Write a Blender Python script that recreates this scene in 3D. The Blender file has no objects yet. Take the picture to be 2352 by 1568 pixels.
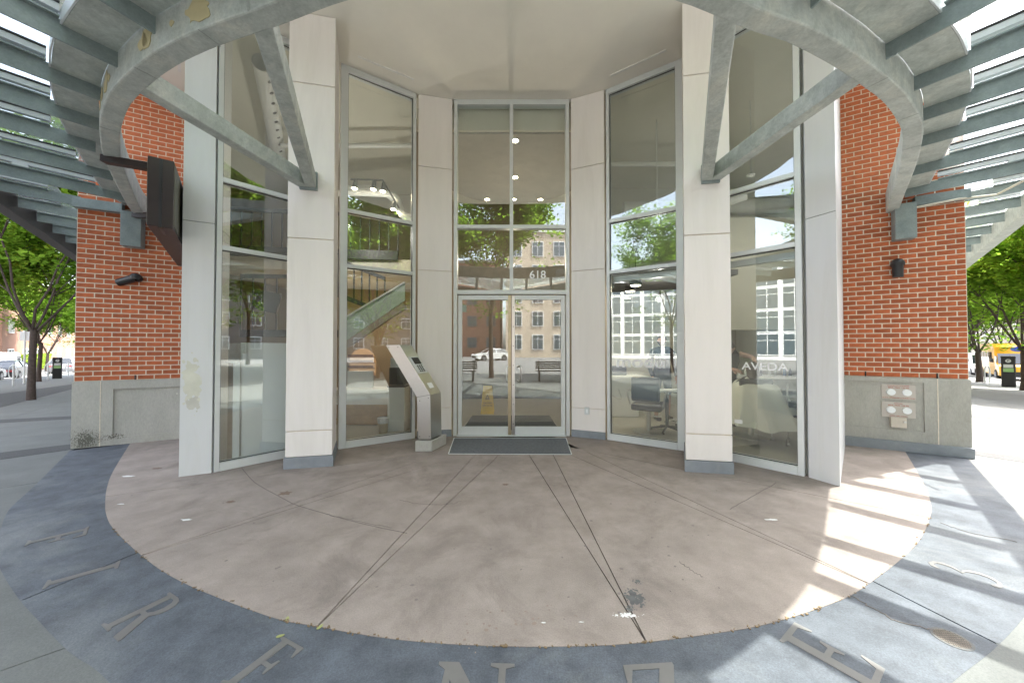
import bpy, bmesh, math, random
import numpy as np
from mathutils import Vector, Matrix
from mathutils.geometry import tessellate_polygon
random.seed(7); rng = np.random.default_rng(7)
S = bpy.context.scene; C = S.collection
R = math.radians
# ------------------------------------------------------------ camera, sky, sun, exposure
F, H, PITCH = 800.0, 1.5, math.atan(13/800)
cam = bpy.data.cameras.new('camera'); co = bpy.data.objects.new('camera', cam); C.objects.link(co)
co.location = (0, 0, H); co.rotation_euler = (math.pi/2+PITCH, 0, 0)
cam.sensor_width = 36; cam.lens = 36*F/2352; cam.clip_start = .05; cam.clip_end = 2000
S.camera = co
SUN_AZ_V = Vector((.9455, .3256)); SUN_EL = R(59.8)
w = bpy.data.worlds.new('World'); S.world = w; w.use_nodes = True
nt = w.node_tree; bg = nt.nodes['Background']
sky = nt.nodes.new('ShaderNodeTexSky'); sky.sky_type = 'NISHITA'; sky.sun_disc = False
sky.sun_elevation = SUN_EL; sky.sun_rotation = math.atan2(SUN_AZ_V.x, SUN_AZ_V.y)
sky.air_density = 1.0; sky.dust_density = 4.0; sky.ozone_density = 1.0
hsv = nt.nodes.new('ShaderNodeHueSaturation'); hsv.inputs['Saturation'].default_value = .5
nt.links.new(sky.outputs[0], hsv.inputs['Color']); nt.links.new(hsv.outputs[0], bg.inputs[0]); bg.inputs[1].default_value = .15
sl = bpy.data.lights.new('sun', 'SUN'); sl.energy = 2.3; sl.angle = R(.5); sl.color = (1, .95, .87)
so = bpy.data.objects.new('sun', sl); C.objects.link(so)
sd = Vector((SUN_AZ_V.x*math.cos(SUN_EL), SUN_AZ_V.y*math.cos(SUN_EL), math.sin(SUN_EL)))
so.rotation_euler = sd.to_track_quat('Z', 'Y').to_euler(); so.location = sd*60
S.view_settings.view_transform = 'Standard'; S.view_settings.look = 'None'
S.view_settings.exposure = 2.95; S.view_settings.gamma = 1; S.view_settings.use_curve_mapping = False
S.cycles.max_bounces = 10; S.cycles.diffuse_bounces = 5; S.cycles.transparent_max_bounces = 24; S.cycles.glossy_bounces = 5
S.cycles.sample_clamp_indirect = 6; S.cycles.caustics_reflective = False; S.cycles.caustics_refractive = False
# ------------------------------------------------------------ measuring helpers (survey readings -> metres)
cp, sp = math.cos(PITCH), math.sin(PITCH)
def ray(u, v):
    x = (u-1176)/F; y = (784-v)/F
    return Vector((x, cp-y*sp, sp+y*cp))
def hp(u, v, z=0.0):
    d = ray(u, v); return Vector((0, 0, H))+d*((z-H)/d.z)
def at(u, v, Y):
    d = ray(u, v); return Vector((0, 0, H))+d*(Y/d.y)
def onw(u, v, a, b):
    a = Vector((a[0], a[1])); b = Vector((b[0], b[1])); n = Vector((-(b-a).y, (b-a).x)); d = ray(u, v)
    t = n.dot(a)/(n.x*d.x+n.y*d.y); return Vector((0, 0, H))+d*t
def V2(p): return Vector((p[0], p[1]))
# ------------------------------------------------------------ materials
def M(name, col, rough=.6, metal=0., var=.12, scale=4., bump=0., bscale=60., stain=0., sscale=.8, scol=None, rnd=0., coat=0., emit=None, es=0., stretch=None, grain=0., gscale=120.):
    m = bpy.data.materials.new(name); m.use_nodes = True; n = m.node_tree.nodes; l = m.node_tree.links
    b = n['Principled BSDF']; b.inputs['Roughness'].default_value = rough; b.inputs['Metallic'].default_value = metal
    if coat: b.inputs['Coat Weight'].default_value = coat
    tc = n.new('ShaderNodeTexCoord'); vec = tc.outputs['Object']
    if stretch:
        mp = n.new('ShaderNodeMapping'); mp.inputs['Scale'].default_value = stretch; l.new(vec, mp.inputs[0]); vec = mp.outputs[0]
    no = n.new('ShaderNodeTexNoise'); no.inputs['Scale'].default_value = scale; no.inputs['Detail'].default_value = 8; no.inputs['Roughness'].default_value = .65
    l.new(vec, no.inputs['Vector'])
    rp = n.new('ShaderNodeMapRange'); rp.inputs[1].default_value = .3; rp.inputs[2].default_value = .7
    l.new(no.outputs[0], rp.inputs[0])
    mx = n.new('ShaderNodeMix'); mx.data_type = 'RGBA'
    mx.inputs[6].default_value = (*[c*(1-var) for c in col], 1); mx.inputs[7].default_value = (*[min(1, c*(1+var)) for c in col], 1)
    l.new(rp.outputs[0], mx.inputs[0]); out = mx.outputs[2]
    if stain:
        n2 = n.new('ShaderNodeTexNoise'); n2.inputs['Scale'].default_value = sscale; n2.inputs['Detail'].default_value = 6; n2.inputs['Roughness'].default_value = .7
        n2.inputs['Distortion'].default_value = .6
        l.new(vec, n2.inputs['Vector'])
        r2 = n.new('ShaderNodeMapRange'); r2.inputs[1].default_value = .5; r2.inputs[2].default_value = .72; r2.inputs[4].default_value = stain
        l.new(n2.outputs[0], r2.inputs[0]); m2 = n.new('ShaderNodeMix'); m2.data_type = 'RGBA'
        l.new(r2.outputs[0], m2.inputs[0]); l.new(out, m2.inputs[6]); sc = scol or [c*.55 for c in col]; m2.inputs[7].default_value = (*sc, 1); out = m2.outputs[2]
    if grain:
        n4 = n.new('ShaderNodeTexNoise'); n4.inputs['Scale'].default_value = gscale; n4.inputs['Detail'].default_value = 3; n4.inputs['Roughness'].default_value = .8; l.new(vec, n4.inputs['Vector'])
        r4 = n.new('ShaderNodeMapRange'); r4.inputs[1].default_value = .3; r4.inputs[2].default_value = .7; r4.inputs[3].default_value = 1-grain; r4.inputs[4].default_value = 1+grain; l.new(n4.outputs[0], r4.inputs[0])
        h4 = n.new('ShaderNodeHueSaturation'); l.new(r4.outputs[0], h4.inputs['Value']); l.new(out, h4.inputs['Color']); out = h4.outputs[0]
    if rnd:
        oi = n.new('ShaderNodeObjectInfo'); rr = n.new('ShaderNodeMapRange'); rr.inputs[3].default_value = 1-rnd; rr.inputs[4].default_value = 1+rnd
        l.new(oi.outputs['Random'], rr.inputs[0]); hs = n.new('ShaderNodeHueSaturation'); l.new(rr.outputs[0], hs.inputs['Value']); l.new(out, hs.inputs['Color']); out = hs.outputs[0]
    l.new(out, b.inputs['Base Color'])
    if bump:
        n3 = n.new('ShaderNodeTexNoise'); n3.inputs['Scale'].default_value = bscale; n3.inputs['Detail'].default_value = 5
        l.new(vec, n3.inputs['Vector']); bp = n.new('ShaderNodeBump'); bp.inputs['Strength'].default_value = bump; bp.inputs['Distance'].default_value = .004
        l.new(n3.outputs[0], bp.inputs['Height']); l.new(bp.outputs[0], b.inputs['Normal'])
    if emit:
        b.inputs['Emission Color'].default_value = (*emit, 1); b.inputs['Emission Strength'].default_value = es
    m.diffuse_color = (*col, 1)
    return m
def glassmat(name, tint, base, k=1., dirt=0.):
    m = bpy.data.materials.new(name); m.use_nodes = True; n = m.node_tree.nodes; l = m.node_tree.links
    n.remove(n['Principled BSDF']); o = n['Material Output']
    t = n.new('ShaderNodeBsdfTransparent'); t.inputs[0].default_value = (*tint, 1)
    g = n.new('ShaderNodeBsdfGlossy'); g.inputs['Roughness'].default_value = .0; g.inputs[0].default_value = (.93, .97, .95, 1)
    lw = n.new('ShaderNodeFresnel'); lw.inputs[0].default_value = 1.5
    ge = n.new('ShaderNodeNewGeometry'); bf = n.new('ShaderNodeMapRange'); bf.inputs[3].default_value = 1.5; bf.inputs[4].default_value = 1/1.5; l.new(ge.outputs['Backfacing'], bf.inputs[0]); l.new(bf.outputs[0], lw.inputs[0])
    ma = n.new('ShaderNodeMath'); ma.operation = 'MULTIPLY_ADD'; ma.inputs[1].default_value = k; ma.inputs[2].default_value = base; ma.use_clamp = True
    l.new(lw.outputs[0], ma.inputs[0]); mx = n.new('ShaderNodeMixShader'); l.new(ma.outputs[0], mx.inputs[0]); l.new(t.outputs[0], mx.inputs[1]); l.new(g.outputs[0], mx.inputs[2])
    fin = mx.outputs[0]
    if dirt:
        d = n.new('ShaderNodeBsdfDiffuse'); d.inputs[0].default_value = (.7, .72, .72, 1); tl = n.new('ShaderNodeBsdfTranslucent'); tl.inputs[0].default_value = (.8, .82, .82, 1)
        ad = n.new('ShaderNodeMixShader'); l.new(d.outputs[0], ad.inputs[1]); l.new(tl.outputs[0], ad.inputs[2])
        tc = n.new('ShaderNodeTexCoord'); no = n.new('ShaderNodeTexNoise'); no.inputs['Scale'].default_value = 5; no.inputs['Detail'].default_value = 8; l.new(tc.outputs['Object'], no.inputs['Vector'])
        r = n.new('ShaderNodeMapRange'); r.inputs[1].default_value = .4; r.inputs[2].default_value = .7; r.inputs[3].default_value = dirt*.3; r.inputs[4].default_value = dirt; l.new(no.outputs[0], r.inputs[0])
        m2 = n.new('ShaderNodeMixShader'); l.new(r.outputs[0], m2.inputs[0]); l.new(fin, m2.inputs[1]); l.new(ad.outputs[0], m2.inputs[2]); fin = m2.outputs[0]
    l.new(fin, o.inputs[0]); return m
def leafmat(name, a, b_):
    m = bpy.data.materials.new(name); m.use_nodes = True; n = m.node_tree.nodes; l = m.node_tree.links
    n.remove(n['Principled BSDF']); o = n['Material Output']
    tc = n.new('ShaderNodeTexCoord'); no = n.new('ShaderNodeTexNoise'); no.inputs['Scale'].default_value = 2.5; no.inputs['Detail'].default_value = 4; l.new(tc.outputs['Object'], no.inputs['Vector'])
    r = n.new('ShaderNodeMapRange'); r.inputs[1].default_value = .35; r.inputs[2].default_value = .65; l.new(no.outputs[0], r.inputs[0])
    mx = n.new('ShaderNodeMix'); mx.data_type = 'RGBA'; mx.inputs[6].default_value = (*a, 1); mx.inputs[7].default_value = (*b_, 1); l.new(r.outputs[0], mx.inputs[0])
    d = n.new('ShaderNodeBsdfDiffuse'); t = n.new('ShaderNodeBsdfTranslucent'); l.new(mx.outputs[2], d.inputs[0])
    hs = n.new('ShaderNodeHueSaturation'); hs.inputs['Value'].default_value = 2.3; hs.inputs['Hue'].default_value = .485; l.new(mx.outputs[2], hs.inputs['Color']); l.new(hs.outputs[0], t.inputs[0])
    s = n.new('ShaderNodeMixShader'); s.inputs[0].default_value = .58; l.new(d.outputs[0], s.inputs[1]); l.new(t.outputs[0], s.inputs[2]); l.new(s.outputs[0], o.inputs[0]); return m
m_floor = M('rose concrete', (.28, .235, .207), .75, grain=.16, var=.2, scale=3.2, bump=.4, bscale=130, stain=.9, sscale=1.5, scol=(.175, .145, .127))
m_band = M('blue grey concrete', (.08, .09, .107), .75, grain=.28, var=.35, scale=5, bump=.45, bscale=140, stain=1., sscale=.6, scol=(.17, .18, .185))
m_walk = M('pavement concrete', (.13, .135, .13), .8, grain=.18, var=.14, scale=2.5, bump=.4, bscale=110, stain=.5, sscale=.9, scol=(.11, .115, .11))
m_aggr = M('exposed aggregate', (.06, .06, .062), .85, var=.6, scale=70, bump=1., bscale=90)
m_asph = M('worn asphalt', (.15, .15, .148), .85, var=.25, scale=9, bump=.5, bscale=90, stain=.3)
m_dark = M('dark joint grit', (.06, .052, .045), .9, var=.5, scale=60, bump=.6)  # dark gritty bed that shows in the slab joints
m_brick = M('red brick', (.43, .112, .04), .8, var=.24, scale=14, bump=.45, bscale=120, rnd=.2)
m_mortar = M('mortar', (.72, .64, .53), .9, var=.1, scale=20, bump=.4, bscale=200)
m_conc = M('cast concrete', (.42, .405, .365), .8, grain=.1, gscale=60, var=.12, scale=3, bump=.3, bscale=70, stain=.45, sscale=2.2, scol=(.3, .285, .25), stretch=(1, 1, .35))
m_plinth = M('grey painted flashing', (.24, .26, .285), .6, var=.1, scale=6, stain=.3, sscale=5, scol=(.4, .4, .4))
m_panel = M('cream wall panel', (.82, .77, .73), .6, var=.03, scale=3, bump=.08, bscale=30, stain=.4, sscale=2.2, scol=(.68, .63, .58), stretch=(1.5, 1.5, .2))
m_panel2 = M('pale cladding panel', (.68, .685, .69), .42, var=.03, scale=3, stain=.4, sscale=2.4, scol=(.58, .575, .54), stretch=(1.5, 1.5, .2))
m_alum = M('painted aluminium frame', (.66, .68, .67), .4, var=.03, scale=5, metal=.15)
m_soffit = M('stucco soffit', (.84, .80, .72), .85, var=.04, scale=1.5, bump=.25, bscale=90)
m_slot = M('white slot trim', (.8, .78, .74), .5)
m_steel = M('blue green painted steel', (.22, .265, .265), .55, grain=.1, gscale=60, var=.2, scale=6, bump=.25, bscale=35, stain=.6, sscale=3, scol=(.31, .35, .33))
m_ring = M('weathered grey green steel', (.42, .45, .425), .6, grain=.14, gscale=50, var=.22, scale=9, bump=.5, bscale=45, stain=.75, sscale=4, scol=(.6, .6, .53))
m_peel = M('yellow undercoat', (.5, .43, .25), .7, var=.1, scale=8, bump=.3)
m_bar = M('white glazing bar', (.62, .65, .67), .45, var=.06, scale=5, stain=.3, sscale=6, scol=(.35, .36, .35))
m_rub = M('black gasket', (.02, .02, .02), .6)
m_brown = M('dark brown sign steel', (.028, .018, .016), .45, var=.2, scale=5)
m_signside = M('grey green sign face', (.16, .155, .12), .5, var=.1, scale=3)
m_black = M('black enamel', (.02, .02, .022), .35)
m_ss = M('brushed stainless steel', (.62, .61, .59), .28, 1., var=.06, scale=30, stretch=(1, 1, 12))
m_brass = M('worn bronze stile', (.46, .40, .28), .35, .9, var=.12, scale=10)
m_letter = M('inlaid metal letter', (.165, .16, .155), .45, .2, var=.12, scale=6, stain=.3, sscale=4)
m_white = M('white laminate', (.86, .88, .88), .4, var=.02)
m_cream = M('cream interior wall', (.66, .64, .54), .8, var=.03)
m_beige = M('beige interior wall', (.4, .34, .26), .8, var=.05)
m_intfl = M('interior tile floor', (.38, .37, .32), .3, var=.1, scale=2)
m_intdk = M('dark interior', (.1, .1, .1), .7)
m_mat = M('entrance mat', (.07, .075, .08), .9, var=.3, scale=40, bump=.8)
m_grate = M('steel mat grating', (.17, .18, .19), .6, .3, var=.3, scale=30)
m_yel = M('yellow plastic', (.75, .5, .03), .4)
m_redt = M('faded red print', (.45, .15, .1), .7)
m_wtx = M('white vinyl lettering', (.95, .95, .95), .5)
m_bark = M('bark', (.075, .055, .045), .9, var=.4, scale=18, bump=.9, bscale=40)
m_leaf = leafmat('maple leaves', (.055, .125, .015), (.15, .27, .03))
m_leaf2 = leafmat('light leaves', (.09, .16, .02), (.2, .28, .05))
m_glass = glassmat('window glass', (.965, .985, .975), .09, 1.6)
m_roofgl = glassmat('dusty canopy glass', (.9, .93, .93), .02, 1., .22)
m_carg = M('car glass', (.03, .035, .04), .05, var=.02, coat=1)
m_tyre = M('tyre', (.025, .025, .025), .85)
m_rim = M('alloy rim', (.5, .5, .52), .3, .9)
m_skin = M('skin', (.55, .33, .24), .5, var=.05)
m_hair = M('brown hair', (.05, .025, .015), .5, var=.4, scale=40, stretch=(1, 1, .1))
m_cloth = M('black cloth', (.02, .02, .025), .8)
m_cape = M('white salon cape', (.72, .74, .66), .7, var=.03)
m_rail = M('dark railing', (.03, .03, .033), .5)
m_lamp = M('lit lamp face', (1, .9, .7), .5, emit=(1, .82, .55), es=14)
m_duct = M('white duct', (.62, .63, .6), .5, var=.04, scale=4)
m_wood = M('wood base', (.4, .25, .13), .6, var=.2, scale=6)
m_stain = M('dark spill stain', (.1, .1, .1), .75, var=.3, scale=20)
m_gum = M('white gum mark', (.7, .7, .68), .8)
# ------------------------------------------------------------ mesh builder
class MB:
    def __init__(s): s.v = []; s.f = []
    def add(s, vs, fs):
        k = len(s.v); s.v += [tuple(v) for v in vs]; s.f += [tuple(i+k for i in f) for f in fs]; return s
    def box(s, c, d, rz=0., tilt=None):
        m = Matrix.Rotation(rz, 3, 'Z')
        if tilt is not None: m = tilt
        vs = [Vector(c)+m @ Vector((x*d[0]/2, y*d[1]/2, z*d[2]/2)) for x in (-1, 1) for y in (-1, 1) for z in (-1, 1)]
        return s.add(vs, [(0, 1, 3, 2), (4, 6, 7, 5), (0, 4, 5, 1), (2, 3, 7, 6), (0, 2, 6, 4), (1, 5, 7, 3)])
    def bar(s, a, b, w_, h, up=(0, 0, 1)):     # box from a to b, width w_, height h
        a = Vector(a); b = Vector(b); d = (b-a).normalized(); u = Vector(up); sd_ = d.cross(u).normalized(); u = sd_.cross(d)
        vs = [p+sd_*(x*w_/2)+u*(z*h/2) for p in (a, b) for x in (-1, 1) for z in (-1, 1)]
        return s.add(vs, [(0, 1, 3, 2), (4, 6, 7, 5), (0, 4, 5, 1), (2, 3, 7, 6), (0, 2, 6, 4), (1, 5, 7, 3)])
    def prism(s, poly, z0, z1, holes=()):
        loops = [[Vector((p[0], p[1], 0)) for p in poly]]+[[Vector((p[0], p[1], 0)) for p in h] for h in holes]
        tri = tessellate_polygon(loops); pts = [p for lp in loops for p in lp]; n = len(pts)
        vs = [(p.x, p.y, z0) for p in pts]+[(p.x, p.y, z1) for p in pts]; fs = []
        for t in tri:
            a, b, c = t; ar = (pts[b]-pts[a]).cross(pts[c]-pts[a]).z
            if abs(ar) < 1e-12: continue
            if ar < 0: b, c = c, b
            fs += [(a+n, b+n, c+n), (c, b, a)]
        k = 0
        for lp in loops:
            q = len(lp)
            for i in range(q):
                j = (i+1) % q; fs.append((k+i, k+j, k+j+n, k+i+n))
            k += q
        return s.add(vs, fs)
    def wallq(s, a, b, z0, z1, t=.02, out=1):  # slab along a->b in plan, thickness t behind the line
        a = V2(a); b = V2(b); n = Vector((-(b-a).y, (b-a).x)).normalized()*t*out
        return s.prism([a, b, b+n, a+n], z0, z1)
    def cyl(s, a, b, r, r2=None, n=12, cap=True):
        a = Vector(a); b = Vector(b); r2 = r if r2 is None else r2; d = (b-a).normalized()
        x = d.orthogonal().normalized(); y = d.cross(x)
        vs = [a+(x*math.cos(t)+y*math.sin(t))*r for t in np.linspace(0, 2*math.pi, n, endpoint=False)]
        vs += [b+(x*math.cos(t)+y*math.sin(t))*r2 for t in np.linspace(0, 2*math.pi, n, endpoint=False)]
        fs = [(i, (i+1) % n, (i+1) % n+n, i+n) for i in range(n)]
        if cap: fs += [tuple(range(n-1, -1, -1)), tuple(range(n, 2*n))]
        return s.add(vs, fs)
    def tube(s, pts, r, n=10, rs=None):
        pts = [Vector(p) for p in pts]; rings = []; pr = None; k = len(s.v)
        for i, p in enumerate(pts):
            d = (pts[min(i+1, len(pts)-1)]-pts[max(i-1, 0)]).normalized()
            x = d.orthogonal().normalized() if pr is None else (pr-d*pr.dot(d)).normalized()
            pr = x; y = d.cross(x); rr = rs[i] if rs else r
            s.v += [tuple(p+(x*math.cos(t)+y*math.sin(t))*rr) for t in np.linspace(0, 2*math.pi, n, endpoint=False)]
        for i in range(len(pts)-1):
            for j in range(n): s.f.append((k+i*n+j, k+i*n+(j+1) % n, k+(i+1)*n+(j+1) % n, k+(i+1)*n+j))
        s.f += [tuple(k+j for j in range(n-1, -1, -1)), tuple(k+(len(pts)-1)*n+j for j in range(n))]
        return s
    def lathe(s, c, prof, n=20, ax=None):
        c = Vector(c); k = len(s.v); m = ax or Matrix.Identity(3)
        for r, z in prof:
            s.v += [tuple(c+m @ Vector((r*math.cos(t), r*math.sin(t), z))) for t in np.linspace(0, 2*math.pi, n, endpoint=False)]
        for i in range(len(prof)-1):
            for j in range(n): s.f.append((k+i*n+j, k+i*n+(j+1) % n, k+(i+1)*n+(j+1) % n, k+(i+1)*n+j))
        return s
    def ribbon(s, inner, outer, z0, z1):       # strip between two plan polylines
        n = len(inner); vs = [(p[0], p[1], z) for z in (z0, z1) for q in (inner, outer) for p in q]
        I0, O0, I1, O1 = 0, n, 2*n, 3*n; fs = []
        for i in range(n-1):
            fs += [(I1+i, O1+i, O1+i+1, I1+i+1), (I0+i, I0+i+1, O0+i+1, O0+i), (I0+i, I1+i, I1+i+1, I0+i+1), (O0+i, O0+i+1, O1+i+1, O1+i)]
        fs += [(I0, O0, O1, I1), (I0+n-1, I1+n-1, O1+n-1, O0+n-1)]
        return s.add(vs, fs)
    def build(s, name, mat, parent=None, smooth=False, kind=None, bevel=0):
        org = Vector(parent.get('_o', (0, 0, 0))) if parent else Vector((0, 0, 0))
        me = bpy.data.meshes.new(name); me.from_pydata([tuple(Vector(v)-org) for v in s.v], [], s.f); me.update()
        bm = bmesh.new(); bm.from_mesh(me); bmesh.ops.recalc_face_normals(bm, faces=bm.faces); bm.to_mesh(me); bm.free()
        if smooth:
            for p in me.polygons: p.use_smooth = True
            me.set_sharp_from_angle(angle=R(40))
        me.materials.append(mat)
        o = bpy.data.objects.new(name, me); C.objects.link(o)
        if parent: o.parent = parent; o['_o'] = tuple(org)
        if kind: o['kind'] = kind
        if bevel:
            b = o.modifiers.new('bevel', 'BEVEL'); b.width = bevel; b.segments = 2; b.limit_method = 'ANGLE'
        return o
def thing(name, label, cat, loc=(0, 0, 0), group=None):
    o = bpy.data.objects.new(name, None); C.objects.link(o); o.location = loc; o.empty_display_size = .1
    o['_o'] = tuple(loc); o['label'] = label; o['category'] = cat
    if group: o['group'] = group
    return o
def tag(o, label, cat, group=None):
    o['label'] = label; o['category'] = cat
    if group: o['group'] = group
    return o
def copy_tree(o, parent=None):
    c = o.copy(); C.objects.link(c); c.parent = parent
    for ch in list(o.children): copy_tree(ch, c)
    return c
def text(body, size, mat, parent, loc, rot, ext=.001, name='lettering', align='CENTER', sx=1.):
    cu = bpy.data.curves.new(name, 'FONT'); cu.body = body; cu.size = size; cu.extrude = ext; cu.offset = size*.012; cu.align_x = align; cu.align_y = 'CENTER'
    o = bpy.data.objects.new(name, cu); C.objects.link(o); bpy.context.view_layer.update()
    me = bpy.data.meshes.new_from_object(o.evaluated_get(bpy.context.evaluated_depsgraph_get())); bpy.data.objects.remove(o); bpy.data.curves.remove(cu)
    me.materials.clear(); me.materials.append(mat); o = bpy.data.objects.new(name, me); C.objects.link(o)
    org = Vector(parent.get('_o', (0, 0, 0))) if parent else Vector((0, 0, 0))
    if parent: o.parent = parent
    o.location = Vector(loc)-org; o.rotation_euler = rot; o.scale = (sx, 1, 1); return o
def catmull(pts, k=6):
    pts = [Vector(p) for p in pts]; P = [pts[0]*2-pts[1]]+pts+[pts[-1]*2-pts[-2]]; out = []
    for i in range(1, len(P)-2):
        for j in range(k):
            t = j/k; a, b, c, d = P[i-1:i+3]
            out.append(.5*((2*b)+(c-a)*t+(2*a-5*b+4*c-d)*t*t+(3*b-a-3*c+d)*t**3))
    return out+[pts[-1]]
def offset(pl, d):
    out = []
    for i, p in enumerate(pl):
        t = (V2(pl[min(i+1, len(pl)-1)])-V2(pl[max(i-1, 0)])).normalized(); out.append(V2(p)+Vector((-t.y, t.x))*d)
    return out
def clip(poly, p, n):                            # keep the side where (x-p).n >= 0
    out = []
    for i in range(len(poly)):
        a = V2(poly[i]); b = V2(poly[(i+1) % len(poly)]); da = (a-p).dot(n); db = (b-p).dot(n)
        if da >= 0: out.append(a)
        if da*db < 0: out.append(a+(b-a)*(da/(da-db)))
    return out
def isect(p, d, q, e):
    den = d.x*e.y-d.y*e.x; t = ((q.x-p.x)*e.y-(q.y-p.y)*e.x)/den; return p+d*t
# ------------------------------------------------------------ plan of the entrance
ZC = 5.75                                        # soffit height
A = Vector((-6.526, 5.195)); B = Vector((-5.40, 5.80)); B2 = B+(B-A)*.03
RA = Vector((6.263, 4.781)); RB = Vector((5.168, 5.4545)); RB2 = RB+(RB-RA)*.03
PL0 = Vector((-3.856, 4.054)); PL1 = Vector((-3.572, 4.196)); W1b = Vector((-2.77, 5.085))
CL0 = Vector((-2.80, 4.317)); CL1 = Vector((-2.275, 4.428)); CLb = Vector((-2.56, 5.10)); CLa = Vector((-2.98, 4.99))
W2a = Vector((-2.55, 5.14)); W2b = Vector((-1.60, 5.77)); D0 = Vector((-1.0, 5.905)); D1 = Vector((.985, 5.905))
W3a = Vector((1.545, 5.68)); W3b = Vector((2.50, 5.05)); CR0 = Vector((2.104, 4.24)); CR1 = Vector((2.616, 4.152)); CRa = Vector((2.48, 5.02)); CRb = Vector((2.95, 4.93))
W4a = Vector((2.72, 4.80)); W4b = Vector((3.39, 4.061)); PR0 = Vector((3.41, 4.046)); PR1 = Vector((3.535, 3.778))
SL = Vector((-.656, .755)); SR = Vector((.71, .704))           # street directions
# ------------------------------------------------------------ ground
def structure(mb, name, mat):
    return mb.build(name, mat, kind='structure')
def gz(x, y):                                    # both side streets fall gently away from the corner
    p = Vector((x, y)); s_ = max((p-A).dot(SL) if x < 0 else 0, (p-RA).dot(SR) if x > 0 else 0)
    return -.024*max(0, min(s_, 160)-3)
def slope(o):
    for v in o.data.vertices:
        v.co.z += gz(v.co.x, v.co.y)
    o.data.update(); return o
def gp(u, v):
    z = 0.
    for _ in range(60): p = hp(u, v, z); z = gz(p.x, p.y)
    return p
g1 = np.linspace(-260, 260, 131); vs = [(x, y, -.15) for y in g1 for x in g1]
fs = [(j*131+i, j*131+i+1, (j+1)*131+i+1, (j+1)*131+i) for j in range(130) for i in range(130)]
slope(structure(MB().add(vs, fs), 'road', m_asph))
nLo, nRo = Vector((-.755, -.656)), Vector((.704, -.71))
kL = lambda t: nLo*10.3+SL*t
kR = lambda t: nRo*6.6+SR*t
kl = [kL(t) for t in (90, 70, 55, 45, 35, 28, 22, 16, 11, 6)]+[Vector((-8.2, -6)), Vector((-4.4, -8)), Vector((0, -8.5)), Vector((3.4, -6.9)), Vector((5.6, -4))]+[kR(t) for t in (4, 8, 12, 17, 23, 30, 38, 48, 60, 90)]
pav = kl+[Vector((66, 110)), Vector((-66, 110))]
structure(MB().prism([V2(p) for p in offset(kl, .4)]+[Vector((12, 9)), Vector((-12, 9))], -.149, -.03), 'pavement_bed', m_dark).location.z = 0
bpy.data.objects['pavement_bed'].data.transform(Matrix.Identity(4)); slope(bpy.data.objects['pavement_bed'])
kin = offset(kl, -.15)
slope(structure(MB().ribbon(kin, kl, -.20, 0.0), 'kerb', m_conc))
# inner and outer edge of the lettered band
INN = [(300,1017.6),(262,1080),(247.5,1118.7),(243.7,1148.8),(245.6,1178.8),(262.5,1212.5),(330,1276.3),(423.7,1336),(615,1411),(731.2,1435.7),(900,1464),(1082,1478.4),(1255.9,1481.9),(1446.9,1475),(1647.8,1450.6),(1767.9,1428.2),(1910.4,1383),(1991,1340),(2101.6,1250),(2135.3,1182.6),(2135.3,1152.5),(2120.4,1109.4),(2077,1034.4)]
OUT = [(161,1034),(79,1115),(22.5,1167.6),(2,1212.5),(-12,1260),(1,1306),(37.5,1366),(79,1413),(157.5,1493.7),(225,1538.7)]
OUTR = [(2195.3,1557.5),(2281.6,1490),(2352,1415),(2395,1340),(2400,1270),(2352,1197.5),(2319,1154.4),(2259,1092.5),(2223.5,1053)]
inn = catmull([V2(hp(*p)) for p in INN], 4)
mid = [Vector((-1.45, 1.43)), Vector((-.8, 1.24)), Vector((0, 1.15)), Vector((.8, 1.21)), Vector((1.5, 1.385))]
out_ = catmull([V2(hp(*p)) for p in OUT]+mid+[V2(hp(*p)) for p in OUTR], 5)
# entrance floor slabs
joints = [((247.5,1139),(652,1085)), ((330,1272.5),(816.7,1107.5)), ((331,1273.5),(816.7,1121)), ((740,1425),(1088,1048)), ((741,1426),(1143,1047)),
          ((1478,1463),(1217,1047)), ((1480,1464),(1272,1047)), ((1991,1338),(1535,1141)), ((1992,1337),(1535,1124.4)), ((2135,1188),(1647.5,1092.5))]
region = [V2(p) for p in offset(inn, -.005)]
region += [Vector((5.0, 5.6)), Vector((3.2, 4.8)), Vector((2, 6.3)), Vector((-2, 6.3)), Vector((-3.2, 4.9)), Vector((-5.2, 5.9))]
cutl = []
for (a, b) in joints:
    a = V2(hp(*a)); b = V2(hp(*b)); d = (b-a).normalized(); n = Vector((d.y, -d.x)); cutl.append((a, n))   # n points to the right (+x)
fl = thing('entrance_floor', 'rose brown concrete forecourt floor divided into wedges by radial joints', 'floor'); fl['kind'] = 'structure'
for i in range(len(cutl)+1):
    p = region
    if i > 0: p = clip(p, cutl[i-1][0]+cutl[i-1][1]*.004, cutl[i-1][1])
    if i < len(cutl): p = clip(p, cutl[i][0]-cutl[i][1]*.004, -cutl[i][1])
    if len(p) > 2: MB().prism(p, -.029, 0).build('slab', m_floor, fl)
MB().prism([(.75, 5.0), (1.75, 5.0), (1.75, 5.8), (.75, 5.8)], -.028, -.001).build('slab', m_floor, fl)
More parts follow.
